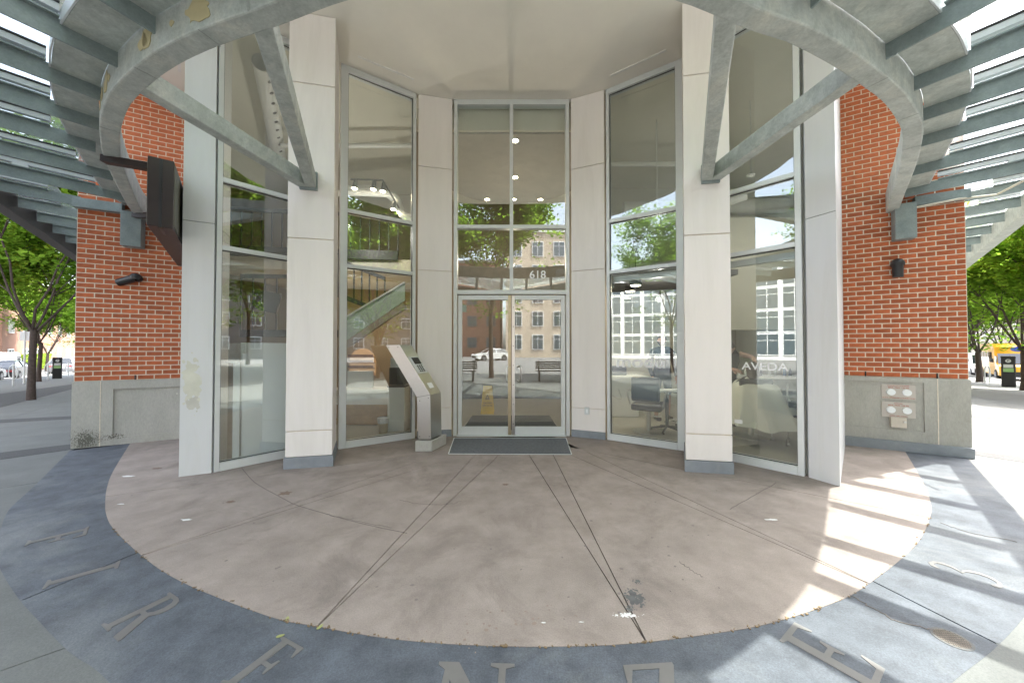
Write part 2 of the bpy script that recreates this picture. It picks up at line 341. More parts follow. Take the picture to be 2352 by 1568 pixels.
# band slabs
N = 150
def resamp(pl, n):
    L = [0]
    for a, b in zip(pl, pl[1:]): L.append(L[-1]+(V2(b)-V2(a)).length)
    o = []
    for s_ in np.linspace(0, L[-1], n):
        i = min(max(int(np.searchsorted(L, s_))-1, 0), len(pl)-2); t = (s_-L[i])/max(1e-9, L[i+1]-L[i]); o.append(V2(pl[i]).lerp(V2(pl[i+1]), t))
    return o
bi = resamp(offset(inn, .004), N); bo = resamp(out_, N)
bn = thing('lettered_band', 'curved blue grey concrete band with inlaid metal letters around the forecourt', 'paving'); bn['kind'] = 'structure'
def band_idx(x, y):
    p = V2(hp(x, y)); return min(range(N), key=lambda i: (bi[i].lerp(bo[i], .5)-p).length)
cuts = [0, band_idx(190, 1320), band_idx(2150, 1400), N-1]
for k in range(3):
    a, b = cuts[k], cuts[k+1]
    ii = bi[a:b+1]; oo = bo[a:b+1]
    if k: ii[0] = ii[0].lerp(ii[1], .12); oo[0] = oo[0].lerp(oo[1], .12)
    MB().ribbon(ii, oo, -.029, -.002).build('slab', m_band, bn)
# outer pavement
outo = resamp(offset(out_, .008), 80)
wk = thing('pavement', 'pale concrete pavement slabs around the building corner', 'pavement'); wk['kind'] = 'structure'
kin2 = offset(kl, -.156)
leftpoly = [p for p in reversed(outo)]
far = kin2
poly = far+[RA+SR*90+Vector((-.2, .2)), RA+Vector((.05, .15))]+leftpoly+[A+Vector((-.05, .15)), A+SL*90+Vector((.2, .2))]
# split into slabs by joint lines along the kerb direction and across
p0 = clip(poly, Vector((-.004, 0)), Vector((-1, 0))); p1 = clip(poly, Vector((.004, 0)), Vector((1, 0)))
for side, p, n_, d_, base in (('l', p0, Vector((-.755, -.656)), SL, A), ('r', p1, Vector((.704, -.71)), SR, RA)):
    offs = [-99, 1.75, 4.6, 99]
    lens = [-30, -7.2, -5.4, -3.6, -1.8, 0, 1.6, 3, 4.8, 6.6, 8.4, 10.2, 12, 15, 18, 22, 27, 33, 40, 50, 62, 76, 120]
    for i in range(3):
        q = clip(p, base+n_*(offs[i]+.004), n_)
        if len(q) < 3: continue
        q = clip(q, base+n_*(offs[i+1]-.004), -n_)
        if len(q) < 3: continue
        for j in range(len(lens)-1):
            r_ = clip(q, base+d_*(lens[j]+.004), d_)
            if len(r_) > 2: r_ = clip(r_, base+d_*(lens[j+1]-.004), -d_)
            if len(r_) > 2: slope(MB().prism(r_, -.16, -.003).build('slab', m_walk, wk))
# dark exposed aggregate strips laid flush across the pavement (4 mm proud sheets)
def sheet(name, px, mat, z=.001):
    q = [V2(gp(*p)) for p in px]; T = np.linspace(0, 1, 25)
    # corners: near-left, far-left, far-right, near-right
    return slope(MB().ribbon([q[0].lerp(q[3], t) for t in T], [q[1].lerp(q[2], t) for t in T], z-.004, z).build(name, mat, wk))
sheet('aggregate_strip', [(-60,1063),(-60,1046),(166,1019),(166,1031)], m_aggr)
sheet('aggregate_strip', [(-60,974),(-60,966),(167,955),(167,961)], m_aggr)
sheet('aggregate_strip', [(-60,950),(-60,912),(167,882),(167,893)], m_aggr, .0015)
sheet('aggregate_strip', [(2236,1044),(2236,1034),(2420,1057),(2420,1072)], m_aggr)
sheet('aggregate_strip', [(2228,957),(2228,951),(2420,964),(2420,972)], m_aggr)
# hairline cracks and the old arc joint in the floor
def crack(px, w_, name, mat, par, jit=.006, k=8):
    pl = catmull([V2(hp(*p)) for p in px], k); pl = [p+Vector((random.gauss(0, jit), random.gauss(0, jit))) for p in pl]
    MB().ribbon(offset(pl, -w_/2), offset(pl, w_/2), -.003, .0006).build(name, mat, par)
m_crk = M('crack dirt', (.13, .11, .098), .9, var=.3, scale=40)
crack([(555,1074),(585,1107),(652,1145),(690,1162),(817,1198),(935,1224)], .006, 'crack', m_crk, fl, .001)
crack([(735,1176),(790,1190),(850,1202),(900,1212)], .004, 'crack', m_crk, fl)
crack([(916,1148),(970,1157),(1027,1157),(1060,1150)], .004, 'crack', m_crk, fl)
crack([(1782,1109),(1730,1138),(1677,1169)], .006, 'crack', m_crk, fl, .002)
crack([(1950,1365),(2000,1392),(2060,1424),(2150,1447)], .005, 'crack', m_crk, bn)
crack([(2160,1200),(2230,1222),(2330,1242)], .004, 'crack', m_crk, bn)
crack([(1560,1290),(1590,1310),(1612,1325)], .004, 'crack', m_crk, fl)
# debris in the curved joint
mb = MB()
for i in range(230):
    k = random.randint(20, len(inn)-14); p = V2(inn[k]).lerp(V2(inn[k+1]), random.random()); p += Vector((random.gauss(0, .006), random.gauss(0, .005)-.006))
    s_ = random.uniform(.002, .009); mb.box((p.x, p.y, .0015+s_*.15), (s_*1.8, s_, s_*.4), random.random()*3)
tag(mb.build('joint_debris', M('dry leaf grit', (.2, .14, .08), .9, var=.4, scale=30), kind='stuff'), 'dry leaf crumbs and grit along the curved floor joint', 'debris')
# stains and gum on the floor
def blob(u, v, r, mat, name, par, n=18, el=1., z=.0012, sy=1.):
    c = hp(u, v); pts = []
    for i in range(n):
        t = 2*math.pi*i/n; rr = r*random.uniform(.55, 1.25); pts.append((c.x+rr*math.cos(t)*el, c.y+rr*math.sin(t)*sy))
    return MB().prism(pts, -.0005, z).build(name, mat, par)
def splat(u, v, su, sv, n, mat, name, par, smin, smax, z=.0008):
    c = hp(u, v); mb = MB()
    for i in range(n):
        x, y = random.gauss(0, su), random.gauss(0, sv); r_ = random.uniform(smin, smax)*math.exp(-(x*x/su/su+y*y/sv/sv)*.35); e = z+i*.000003
        mb.add([(c.x+x+r_*random.uniform(.6, 1.3)*math.cos(t), c.y+y+r_*random.uniform(.6, 1.3)*math.sin(t), e) for t in np.linspace(0, 6.283, 9)[:-1]], [tuple(range(8))])
    return mb.build(name, mat, par, kind='stuff')
splat(1458, 1372, .035, .045, 150, m_stain, 'spill_stain', fl, .003, .022); splat(1463, 1334, .018, .02, 30, m_stain, 'spill_stain', fl, .003, .012); splat(1448, 1398, .02, .02, 40, m_stain, 'spill_stain', fl, .002, .01)
splat(1440, 1412, .05, .01, 60, m_gum, 'white_scuff', fl, .003, .012, .0012); splat(1150, 1420, .3, .12, 60, M('faint brown drips', (.24, .185, .15), .8), 'spill_stain', fl, .003, .014)
for u, v, r in ((655,1132,.05),(530,1152,.03),(1160,1112,.025),(360,1075,.04)): blob(u, v, r, M('brown stain', (.17, .115, .085), .7), 'spill_stain', fl, el=1.3)
for u, v, r in ((428,1193,.035),(1770,1193,.03),(295,1093,.04),(277,1157,.02),(1335,1428,.008),(1248,1429,.008)): blob(u, v, r, m_gum, 'gum_mark', fl, el=1.6, sy=.5, z=.0016)
mb = MB()
for i in range(80):
    u = random.uniform(250, 2100); v = random.uniform(1060, 1470); c = hp(u, v)
    k = min(inn, key=lambda q: (V2(q)-V2(c)).length)
    if (V2(k)-V2(c)).length < .15 or abs(c.x) > 3.9 or c.y < V2(k).y: continue
    r = random.uniform(.004, .016); mb.prism([(c.x+r*random.uniform(.6, 1.2)*math.cos(t), c.y+r*.8*random.uniform(.6, 1.2)*math.sin(t)) for t in np.linspace(0, 6.28, 8)[:-1]], -.0005, .001)
mb.build('gum_spot', M('old gum', (.2, .17, .155), .8), fl, kind='stuff')
for (u, v, a_, lb_) in ((644, 1460, .4, 'pale fallen leaf on the blue band beside the letter E'), (735, 1439, 1.2, 'yellow green fallen leaf where the left joints meet the band'), (660, 1421, 2., 'green fallen leaf in the curved joint left of centre')):
    c = hp(u, v); q = [(math.cos(t)*.02, math.sin(t)*.009*(1-.3*math.cos(t))) for t in np.linspace(0, 6.283, 11)[:-1]]
    tag(MB().prism([(c.x+x*math.cos(a_)-y*math.sin(a_), c.y+x*math.sin(a_)+y*math.cos(a_)) for x, y in q], .001, .003).build('fallen_leaf', M('fallen leaf', (.3, .32, .12), .7)), lb_, 'leaf', 'fallen leaves on the paving')
# ------------------------------------------------------------ letters
G = dict(
 F=[(0,0),(.36,0),(.36,.04),(.26,.07),(.26,.47),(.44,.47),(.48,.38),(.52,.38),(.52,.64),(.48,.64),(.44,.55),(.26,.55),(.26,.93),(.52,.93),(.6,.78),(.64,.78),(.62,1),(0,1),(0,.96),(.1,.93),(.1,.07),(0,.04)],
 E=[(0,0),(.64,0),(.68,.24),(.64,.24),(.54,.07),(.26,.07),(.26,.48),(.42,.48),(.46,.38),(.5,.38),(.5,.65),(.46,.65),(.42,.55),(.26,.55),(.26,.93),(.52,.93),(.59,.78),(.63,.78),(.62,1),(0,1),(0,.96),(.1,.93),(.1,.07),(0,.04)],
 I=[(0,0),(.36,0),(.36,.04),(.26,.07),(.26,.93),(.36,.96),(.36,1),(0,1),(0,.96),(.1,.93),(.1,.07),(0,.04)],
 N=[(0,0),(.26,0),(.26,.04),(.17,.07),(.17,.78),(.7,0),(.8,0),(.8,.93),(.9,.96),(.9,1),(.62,1),(.62,.96),(.72,.93),(.72,.28),(.24,1),(0,1),(0,.96),(.09,.9),(.09,.07),(0,.04)],
 Z=[(0,0),(.66,0),(.7,.26),(.66,.26),(.56,.07),(.2,.07),(.66,.96),(.66,1),(.06,1),(.03,.76),(.07,.76),(.15,.93),(.47,.93),(0,.04)],
 R=[(0,0),(.34,0),(.34,.04),(.26,.07),(.26,.46),(.34,.46),(.62,0),(.84,0),(.84,.04),(.52,.5),(.62,.6),(.66,.74),(.62,.88),(.52,.97),(.4,1),(0,1),(0,.96),(.1,.93),(.1,.07),(0,.04)])
Rh = [(.26,.53),(.38,.53),(.46,.6),(.5,.73),(.46,.87),(.38,.93),(.26,.93)]
path3 = [(.04,.86,.03),(.1,.95,.07),(.22,.99,.06),(.36,.93,.06),(.42,.8,.08),(.38,.66,.06),(.28,.57,.03),(.2,.53,.02),(.34,.5,.04),(.46,.4,.08),(.5,.27,.09),(.45,.12,.07),(.32,.02,.045),(.16,0,.05),(.06,.06,.09),(.03,.12,.04)]
l_, r__ = [], []
for i, (x, y, w_) in enumerate([(a0, b0, c0*1.45) for a0, b0, c0 in path3]):
    a = path3[max(0, i-1)]; b = path3[min(len(path3)-1, i+1)]; t = Vector((b[0]-a[0], b[1]-a[1])).normalized(); n_ = Vector((-t.y, t.x))*w_*.5
    l_.append((x+n_.x, y+n_.y)); r__.append((x-n_.x, y-n_.y))
G['3'] = l_+r__[::-1]
def letter(ch, base, top, lab, word='letter'):
    base = V2(base); top = V2(top); up = top-base; rt = Vector((up.y, -up.x))
    f_ = lambda q: base+up*q[1]+rt*q[0]
    mb = MB().prism([f_(q) for q in G[ch]], -.0045, .001, [[f_(q) for q in Rh]] if ch == 'R' else ())
    o = mb.build(word, m_letter, bn); o['label'] = lab
def radial(u, v, L=.42):
    t = V2(hp(u, v)); i = min(range(N), key=lambda k: (bi[k]-t).length); d = (bo[i]-bi[i]).normalized(); return t+d*L, t
letter('F', hp(64, 1241), hp(205, 1208), 'inlaid letter F at the left end of the word')
letter('I', hp(109, 1332), hp(277, 1286), 'inlaid letter I with pale patch around it')
letter('R', hp(232, 1434), hp(390, 1359), 'inlaid letter R')
letter('E', hp(506, 1565), hp(649, 1460), 'inlaid brown letter E left of centre')
b_, t_ = radial(1009, 1518, .4); letter('N', b_, t_, 'inlaid letter N cut by the picture edge')
b_, t_ = radial(1419, 1527, .4); letter('Z', b_, t_, 'inlaid letter Z cut by the picture edge')
letter('E', hp(2008, 1596), hp(1790, 1470), 'bright inlaid letter E in the sun')
letter('3', hp(2300, 1352), hp(2136, 1300), 'bright inlaid numeral 3', 'numeral')
# drain cover
dc = hp(2186, 1466, -.002); dn = thing('drain_cover', 'small round metal drain grate set in the grey band at lower right', 'drain', (dc.x, dc.y, 0))
MB().lathe((dc.x, dc.y, 0), [(.062, -.006), (.062, .0002), (.074, .0002), (.074, -.006)], 32).build('rim', M('drain rim', (.1, .1, .1), .6, .4, var=.2, scale=30), dn)
mb = MB().cyl((dc.x, dc.y, -.008), (dc.x, dc.y, -.0015), .062, n=28); mb.build('sump', m_black, dn)
mb = MB()
for k in range(-5, 6):
    L = math.sqrt(max(0, .062**2-(k*.0115)**2))
    mb.box((dc.x, dc.y+k*.0115, -.0002), (2*L, .004, .0016)); mb.box((dc.x+k*.0115, dc.y, .0002), (.004, 2*L, .0016))
mb.build('grille', M('drain grille', (.16, .14, .12), .55, .6, var=.3, scale=50), dn)
# ------------------------------------------------------------ brick walls
def brick_wall(a, b, z0, z1, L, c, label, sgn, n_first):
    a = V2(a); b = V2(b); d = (b-a).normalized(); ln = (b-a).length; out = Vector((d.y, -d.x))*sgn
    th = thing('brick_wall', label, 'wall', (a.x, a.y, z0)); back = -out
    MB().prism([a+back*.0045, b+back*.0045, b+back*.3, a+back*.3], z0, z1).build('mortar_bed', m_mortar, th)
    rz = math.atan2(d.y, d.x); g = .0135; meshes = {}
    def mesh(w_):
        k = round(w_, 3)
        if k not in meshes:
            m = MB().box((0, 0, 0), (w_, .05, c-g)); me = bpy.data.meshes.new('brick'); me.from_pydata(m.v, [], m.f); me.update()
            bm = bmesh.new(); bm.from_mesh(me); bmesh.ops.recalc_face_normals(bm, faces=bm.faces); bmesh.ops.bevel(bm, geom=bm.edges[:], offset=.0025, segments=1, affect='EDGES'); bm.to_mesh(me); bm.free()
            me.materials.append(m_brick); meshes[k] = me
        return meshes[k]
    rows = int((z1-z0)/c); items = []
    for r in range(rows):
        x = g/2; half = (r % 2 == n_first)
        while x < ln:
            w_ = (L/2 if half else L)-g; half = False
            w2 = min(w_, ln-x)
            if w2 > .02: items.append((r, x+w2/2, w2))
            x += w_+g
    items.sort(key=lambda t: (abs(z0+(t[0]+.5)*c-1.5)))
    rest = MB()
    for i, (r, x, w_) in enumerate(items):
        j = random.uniform(-.0015, .0015); p = a+d*x-out*(.025+j); z = z0+(r+.5)*c
        if i < 296:
            o = bpy.data.objects.new('brick', mesh(w_)); C.objects.link(o); o.parent = th; o.location = (p.x-a.x, p.y-a.y, z-z0); o.rotation_euler = (0, 0, rz+random.uniform(-.002, .002))
        else: rest.box((p.x, p.y, z), (w_, .05, c-g), rz)
    rest.build('upper_bricks', m_brick, th, kind='stuff')
    return th
bwl = brick_wall(A, B2, .987, ZC-.02, .1944, .0742, 'shaded red brick wall left of the entrance, behind the brown blade sign', 1, 0)
bwr = brick_wall(RA, RB2, 1.058, ZC-.02, .1857, .0723, 'orange red brick wall right of the entrance above the sprinkler connections', -1, 0)
# weep slots
for a_, b_, us, z in ((A, B, (310.5, 455.5), .99), (RA, RB, (1988, 2153), 1.06)):
    for u in us:
        p = onw(u, 865, a_, b_); q = p.to_2d()*.999; MB().box((q.x, q.y, z+.035), (.012, .012, .07)).build('weep_slot', m_black, bwl if u < 1000 else bwr)
# ------------------------------------------------------------ the building
bd = thing('salon_building', 'corner building with recessed glazed entrance, cream columns and concrete base', 'building')
# concrete bases
def base(a, b, z1, u0, u1, vt, vb, ucol, plinth, label):
    d = (b-a).normalized(); out = Vector((d.y, -d.x)) if a.x < 0 else Vector((-d.y, d.x))
    mb = MB().prism([a+out*.02, b+out*.02, b-out*.3, a-out*.3], 0, z1-.001)
    o = mb.build('concrete_base', m_conc, bd); o['label'] = label
    # raised frame round a recessed field
    p = lambda u, v: onw(u, v, a+out*.02, b+out*.02)
    q0, q1 = V2(p(u0, 890)), V2(p(u1, 890)); zt = p(u0, vt[0]).z; zb = p(u0, vb[0]).z
    e = [V2(p(x, 890)) for x in ucol]
    fr = MB()
    A0, A1 = (a+out*.021, b+out*.021)
    def sl_(s0, s1, za, zb_): fr.prism([s0, s1, s1+out*.022, s0+out*.022], za, zb_)
    sl_(A0, q0, .0, z1-.004); sl_(q1, A1, .0, z1-.004); sl_(q0, q1, zt, z1-.004); sl_(q0, q1, 0, zb)
    f = fr.build('base_frame', m_conc, bd); f['label'] = label+', raised border'
    for x in ucol:
        s0 = V2(p(x, 890)); MB().prism([s0, s0+d*.01, s0+d*.01+out*.026, s0+out*.026], .0, z1-.006).build('joint_sealant', m_mortar, bd)
    if plinth:
        MB().prism([a+out*.045, b+out*.045, b+out*.105, a+out*.105], 0, .135).build('plinth', m_plinth, bd)
base(A, B2, .987, 262, 470, (893, 0), (1003, 0), (232,), False, 'left concrete base with recessed panel and mildew')
base(RA, RB2, 1.058, 2121, 1945, (879, 0), (991, 0), (2153,), True, 'right concrete base with grey plinth')
# side street walls (seen only when stepping sideways)
for a_, d_, lab in ((A, SL, 'left street side wall'), (RA, SR, 'right street side wall')):
    n_ = Vector((-d_.y, d_.x)) if a_.x > 0 else Vector((d_.y, -d_.x))
    a2 = a_+n_*.02; b2 = a_+d_*34
    o = MB().prism([a2, b2+n_*.02, b2+n_*.4, a2+n_*.4], 0, 5.7).build('street_wall', m_conc, bd); o['label'] = lab
# soffit and storeys above; their unseen front bulge is shaped to shade the forecourt
sof = [A+Vector((-.0, -.0)), Vector((-5.2, 3.6)), Vector((-4.3, 2.7)), Vector((-2.6, 1.9)), Vector((-1, 1.6)), Vector((1.2, 1.65)), Vector((2.8, 2.2)), Vector((4.0, 2.85)), Vector((4.8, 3.35)), Vector((5.45, 3.95)), RA, Vector((6.26+SR.x*8, 4.78+SR.y*8)), Vector((-6.5+SL.x*8, 5.2+SL.y*8))]
MB().prism(sof, ZC, ZC+.3).build('soffit', m_soffit, bd)
up = sof[:11]+[RA+SR*34, A+SL*34]
o = MB().prism(up, ZC+.3, 22).build('upper_storeys', m_brick, bd); o['label'] = 'brick upper storeys over the entrance, unseen front bulge shaped to cast shade'
for (u0, v0, u1, v1) in ((822,130,950,183),(1402,175,1530,116),(411,128,412,165)):
    a_, b_ = hp(u0, v0, ZC-.004), hp(u1, v1, ZC-.004)
    if (b_-a_).length > 1.6: b_ = a_+(b_-a_).normalized()*1.6
    MB().bar(a_, b_, .035, .012).build('slot_trim', m_slot, bd)
# clad corner posts
def post(pts, lab, zj, mat):
    g = MB(); o = None
    zs = [0, zj-.004, zj+.004, ZC-.004]
    c_ = sum(pts, Vector((0, 0)))/len(pts)
    par = MB().prism([c_+(p-c_)*.985 for p in pts], 0, ZC-.01).build('corner_post', m_rub, bd); par['label'] = lab
    MB().prism(pts, .0, zs[1]).build('panel', mat, par); MB().prism(pts, zs[2], zs[3]).build('panel', mat, par)
    return par
post([PL0, PL1-Vector((.02, .012)), PL1+Vector((-.25, .5)), B+Vector((.35, .1)), B+Vector((.02, -.03))], 'left pale metal clad post with rubbed yellowish stain', 2.99, m_panel2)
post([PR0+Vector((.015, -.005)), PR1, RB+Vector((0, -.03)), RB+Vector((-.3, .05)), PR0+Vector((.25, .4))], 'right pale metal clad post', 2.99, m_panel2)
def speckles(u, v, a_, b_, su, sv, n, mat, name, off, label, smin=.003, smax=.02):
    d = (b_-a_).normalized(); n_ = Vector((d.y, -d.x)); n_ = n_ if n_.dot(-V2(a_)) > 0 else -n_; c = onw(u, v, a_, b_); mb = MB()
    for i in range(n):
        x = random.gauss(0, su); z = random.gauss(0, sv); r_ = random.uniform(smin, smax)*math.exp(-(x*x/su/su+z*z/sv/sv)*.3); k = 9; q = []
        for j in range(k):
            t = 2*math.pi*j/k; rr = r_*random.uniform(.5, 1.3); q.append((x+rr*math.cos(t), max(z+rr*1.3*math.sin(t), .012-c.z)))
        e = off+i*.000004
        mb.add([(c.x+d.x*x_+n_.x*e, c.y+d.y*x_+n_.y*e, c.z+z_) for x_, z_ in q], [tuple(range(k))])
    o = mb.build(name, mat, bd, kind='stuff'); o['label'] = label
speckles(440, 880, PL0, PL1, .05, .17, 60, M('yellow rub stain', (.66, .65, .56), .6), 'rub_stain', .001, 'yellowish rubbed stain on the left post', .02, .07)
speckles(445, 925, PL0, PL1, .03, .05, 14, M('grey rub stain', (.57, .555, .5), .6), 'rub_stain', .0014, 'darker rubbed stain on the left post', .02, .05)
nA = Vector(((B-A).y, -(B-A).x)).normalized()
speckles(196, 1010, A+nA*.044, B+nA*.044, .10, .10, 900, M('mildew', (.17, .165, .14), .9), 'mildew', .001, 'dark mildew at the foot of the left concrete base', .002, .010)
speckles(262, 1002, A+nA*.044, B+nA*.044, .09, .03, 120, M('mildew light', (.12, .11, .09), .9), 'mildew', .001, 'mildew along the recessed panel', .002, .009)
# columns (panels with joints)
def column(pts, joints_, lab, basez=.135):
    c_ = sum(pts, Vector((0, 0)))/len(pts)
    par = MB().prism([c_+(p-c_)*.95 for p in pts], 0, ZC-.01).build('column', m_mortar, bd); par['label'] = lab
    zs = [basez]+joints_+[ZC-.003]
    for i in range(len(zs)-1):
        MB().prism(pts, zs[i]+.006, zs[i+1]-.006).build('panel', m_panel, par, bevel=.006)
    MB().prism([c_+(p-c_)*1.05 for p in pts], 0, basez).build('base_flashing', m_plinth, par)
column([CL0, CL1, CLb, CLa], [.453, 2.865, 4.84], 'left cream panelled column carrying the canopy struts')
column([CR0, CR1, CRb, CRa], [.453, 2.865, 4.84], 'right cream panelled column carrying the canopy struts')
def pier(a, b, lab):
    d = (b-a).normalized(); n_ = Vector((-d.y, d.x))
    par = MB().prism([a+d*.01+n_*.02, b-d*.01+n_*.02, b-d*.01+n_*.25, a+d*.01+n_*.25], 0, ZC-.01).build('pier', m_mortar, bd); par['label'] = lab
    zs = [.11, .485, 2.785, 4.53, ZC-.003]
    for i in range(4):
        MB().prism([a+d*.012, b-d*.012, b-d*.012+n_*.06, a+d*.012+n_*.06], zs[i]+.005, zs[i+1]-.005).build('panel', m_panel, par, bevel=.004)
    MB().prism([a+d*.012-n_*.02, b-d*.012-n_*.02, b-d*.012+n_*.05, a+d*.012+n_*.05], 0, .11).build('base_flashing', m_plinth, par)
    return par
pier(W2b+Vector((.02, .005)), D0-Vector((.01, 0)), 'cream pier between door and left inner window')
pr2 = pier(D1+Vector((.01, 0)), W3a-Vector((.015, 0)), 'cream pier between door and right inner window')
sw = onw(1349, 943, D1, W3a); sdx = (W3a-D1).normalized(); rzs = math.atan2(sdx.y, sdx.x)
o = MB().box((sw.x-.01, sw.y-.012, sw.z), (.075, .02, .12), rzs).build('switch_plate', m_alum, pr2); MB().box((sw.x-.012, sw.y-.025, sw.z), (.03, .008, .06), rzs).build('switch_rocker', m_white, pr2)
# glazed windows
ZT = [.10, 2.72, 3.555, ZC-.09]
def window(a, b, lab, jl=.05, jr=.05, zt=None, fm=m_alum, glass_set=.05):
    zt = zt or ZT; d = (b-a).normalized(); n_ = Vector((-d.y, d.x)); ln = (b-a).length
    par = bpy.data.objects.new('window', None); C.objects.link(par); par.parent = bd; par['_o'] = (0, 0, 0); par['label'] = lab
    def mem(s0, s1, z0, z1, nm='frame', pr=0., dep=.12): return MB().prism([a+d*s0-n_*pr, a+d*s1-n_*pr, a+d*s1+n_*dep, a+d*s0+n_*dep], z0, z1).build(nm, fm, par, bevel=.003)
    mem(0, jl, 0, ZC-.003, 'jamb'); mem(ln-jr, ln, 0, ZC-.003, 'jamb'); mem(jl+.001, ln-jr-.001, .002, zt[0], 'sill', .01)
    for z in zt[1:-1]: mem(jl+.001, ln-jr-.001, z-.028, z+.028, 'transom')
    mem(jl+.001, ln-jr-.001, zt[-1], ZC-.004, 'head')
    zz = [zt[0]]+[x for z in zt[1:-1] for x in (z-.028, z+.028)]+[zt[-1]]
    for k in range(0, len(zz), 2):
        MB().prism([a+d*(jl-.005)+n_*glass_set, a+d*(ln-jr+.005)+n_*glass_set, a+d*(ln-jr+.005)+n_*(glass_set+.008), a+d*(jl-.005)+n_*(glass_set+.008)], zz[k]-.005, zz[k+1]+.005).build('pane', m_glass, par)
    gk = MB()
    for k in range(0, len(zz), 2):
        for (s0, s1, z0, z1) in ((jl, jl+.008, zz[k], zz[k+1]), (ln-jr-.008, ln-jr, zz[k], zz[k+1]), (jl+.008, ln-jr-.008, zz[k], zz[k]+.008), (jl+.008, ln-jr-.008, zz[k+1]-.008, zz[k+1])):
            gk.prism([a+d*s0+n_*(glass_set-.012), a+d*s1+n_*(glass_set-.012), a+d*s1+n_*(glass_set-.002), a+d*s0+n_*(glass_set-.002)], z0, z1)
    gk.build('gasket', m_rub, par)
    return par, d, n_
w1, *_ = window(PL1, W1b, 'outer left window beside the pale post')
w2, *_ = window(W2a, W2b, 'inner left window behind the steel intercom', .1, .05)
w3, d3, n3 = window(W3a, W3b, 'inner right window with white word at its lower part', .05, .1)
w4, d4, n4 = window(W4a, W4b, 'outer right window with the large white brand word', .05, .06)
# entrance door
dr = bpy.data.objects.new('double_door', None); C.objects.link(dr); dr.parent = bd; dr['_o'] = (0, 0, 0)
Yd = 5.905
def dbox(x0, x1, z0, z1, nm, mat=m_alum, y0=0., y1=.12, par=dr, bv=.003): return MB().box(((x0+x1)/2, Yd+(y0+y1)/2, (z0+z1)/2), (x1-x0, y1-y0, z1-z0)).build(nm, mat, par, bevel=bv)
xL, xR, xm = -.995, .98, -.01
dbox(xL, xL+.06, 0, ZC-.003, 'jamb'); dbox(xR-.06, xR, 0, ZC-.003, 'jamb')
dbox(xL+.061, xR-.061, ZC-.09, ZC-.004, 'head'); dbox(xL+.061, xR-.061, 3.525, 3.585, 'transom'); dbox(xL+.061, xR-.061, 2.40, 2.47, 'transom')
dbox(xm-.03, xm+.03, 2.471, 3.524, 'mullion'); dbox(xm-.03, xm+.03, 3.586, ZC-.091, 'mullion')
for x0, x1 in ((xL+.055, xm-.025), (xm+.025, xR-.055)):
    for z0, z1 in ((2.465, 3.53), (3.58, ZC-.085)): dbox(x0, x1, z0, z1, 'pane', m_glass, .05, .058, bv=0)
lb = MB()
for x0, x1, hs in ((xL+.075, xm-.006, 1), (xm+.006, xR-.075, -1)):
    leaf = bpy.data.objects.new('door_leaf', None); C.objects.link(leaf); leaf.parent = dr; leaf['_o'] = (0, 0, 0)
    fr = MB(); y0, y1 = Yd+.03, Yd+.075
    def fb(a0, a1, z0, z1): fr.box(((a0+a1)/2, (y0+y1)/2, (z0+z1)/2), (a1-a0, y1-y0, z1-z0))
    sw_ = .068; xi0 = x0+(sw_ if hs == 1 else .052); xi1 = x1-(.052 if hs == 1 else sw_)
    fb(x0, xi0, .012, 2.385) if hs == 1 else fb(xi1, x1, .012, 2.385)
    fb(xi0+.0005, xi1-.0005, .012, .15); fb(xi0+.0005, xi1-.0005, 2.31, 2.385)
    fr.build('door_frame', m_alum, dr, bevel=.003)
    MB().box((((xi1+x1)/2 if hs == 1 else (x0+xi0)/2), (y0+y1)/2, 1.2), (.052, y1-y0+.004, 2.37)).build('meeting_stile', m_brass if hs == 1 else m_ss, dr)
    MB().box(((xi0+xi1)/2, (y0+y1)/2, 1.23), (xi1-xi0+.004, .008, 2.165)).build('door_pane', m_glass, dr)
    bpy.data.objects.remove(leaf)
    hx = (xi1-.02) if hs == 1 else (xi0+.10)
    pts = [(hx-hs*0.0+(.06 if hs == 1 else -.06), y0, 1.16), (hx, y0-.06 if hs == -1 else y1+.05, 1.16), (hx-.0, y0-.06 if hs == -1 else y1+.05, .93), (hx+(.06 if hs == 1 else -.06), y0, .93)]
    MB().tube(catmull(pts, 5), .012, 8).build('pull_handle', m_ss, dr, smooth=True)
for k in range(7): MB().cyl((xm+.033, Yd+.024, .2+k*.33), (xm+.033, Yd+.029, .2+k*.33), .007, n=8).build('bolt', m_rub, dr)
dbox(xL+.061, xR-.061, 0, .011, 'threshold', m_alum, -.03, .1)
dbox(-.90, -.78, 2.10, 2.22, 'sticker', M('blue yellow sticker', (.3, .35, .3), .5), .045, .049, bv=0)
text('618', .19, m_wtx, dr, (.44, Yd+.045, 2.735), (math.pi/2, 0, 0), name='house_number')
# vinyl words on glass
rz3 = math.atan2(d3.y, d3.x); p = onw(1470, 832, W3a+n3*.044, W3b+n3*.044)
text('modu', .26, m_wtx, w3, (p.x, p.y, p.z), (math.pi/2, 0, rz3), name='window_lettering', sx=1.25)
rz4 = math.atan2(d4.y, d4.x); p = onw(1755, 842, W4a+n4*.044, W4b+n4*.044)
text('AVEDA', .135, m_wtx, w4, (p.x, p.y, p.z), (math.pi/2, 0, rz4), name='window_lettering', sx=1.12)
p = onw(1691, 967, W4a+n4*.046, W4b+n4*.046); MB().box((p.x+.02, p.y-.015, p.z), (.09, .003, .05), rz4).build('sticker', m_white, w4)
# roller blind boxes behind the right windows
for (a_, d_, n_, l0, l1) in ((W3a, d3, n3, .08, 1.03), (W4a, d4, n4, .08, .92)):
    q0 = a_+d_*l0+n_*.16; q1 = a_+d_*l1+n_*.16
    MB().bar((q0.x, q0.y, 2.62), (q1.x, q1.y, 2.62), .07, .08).build('blind_box', m_alum, bd)
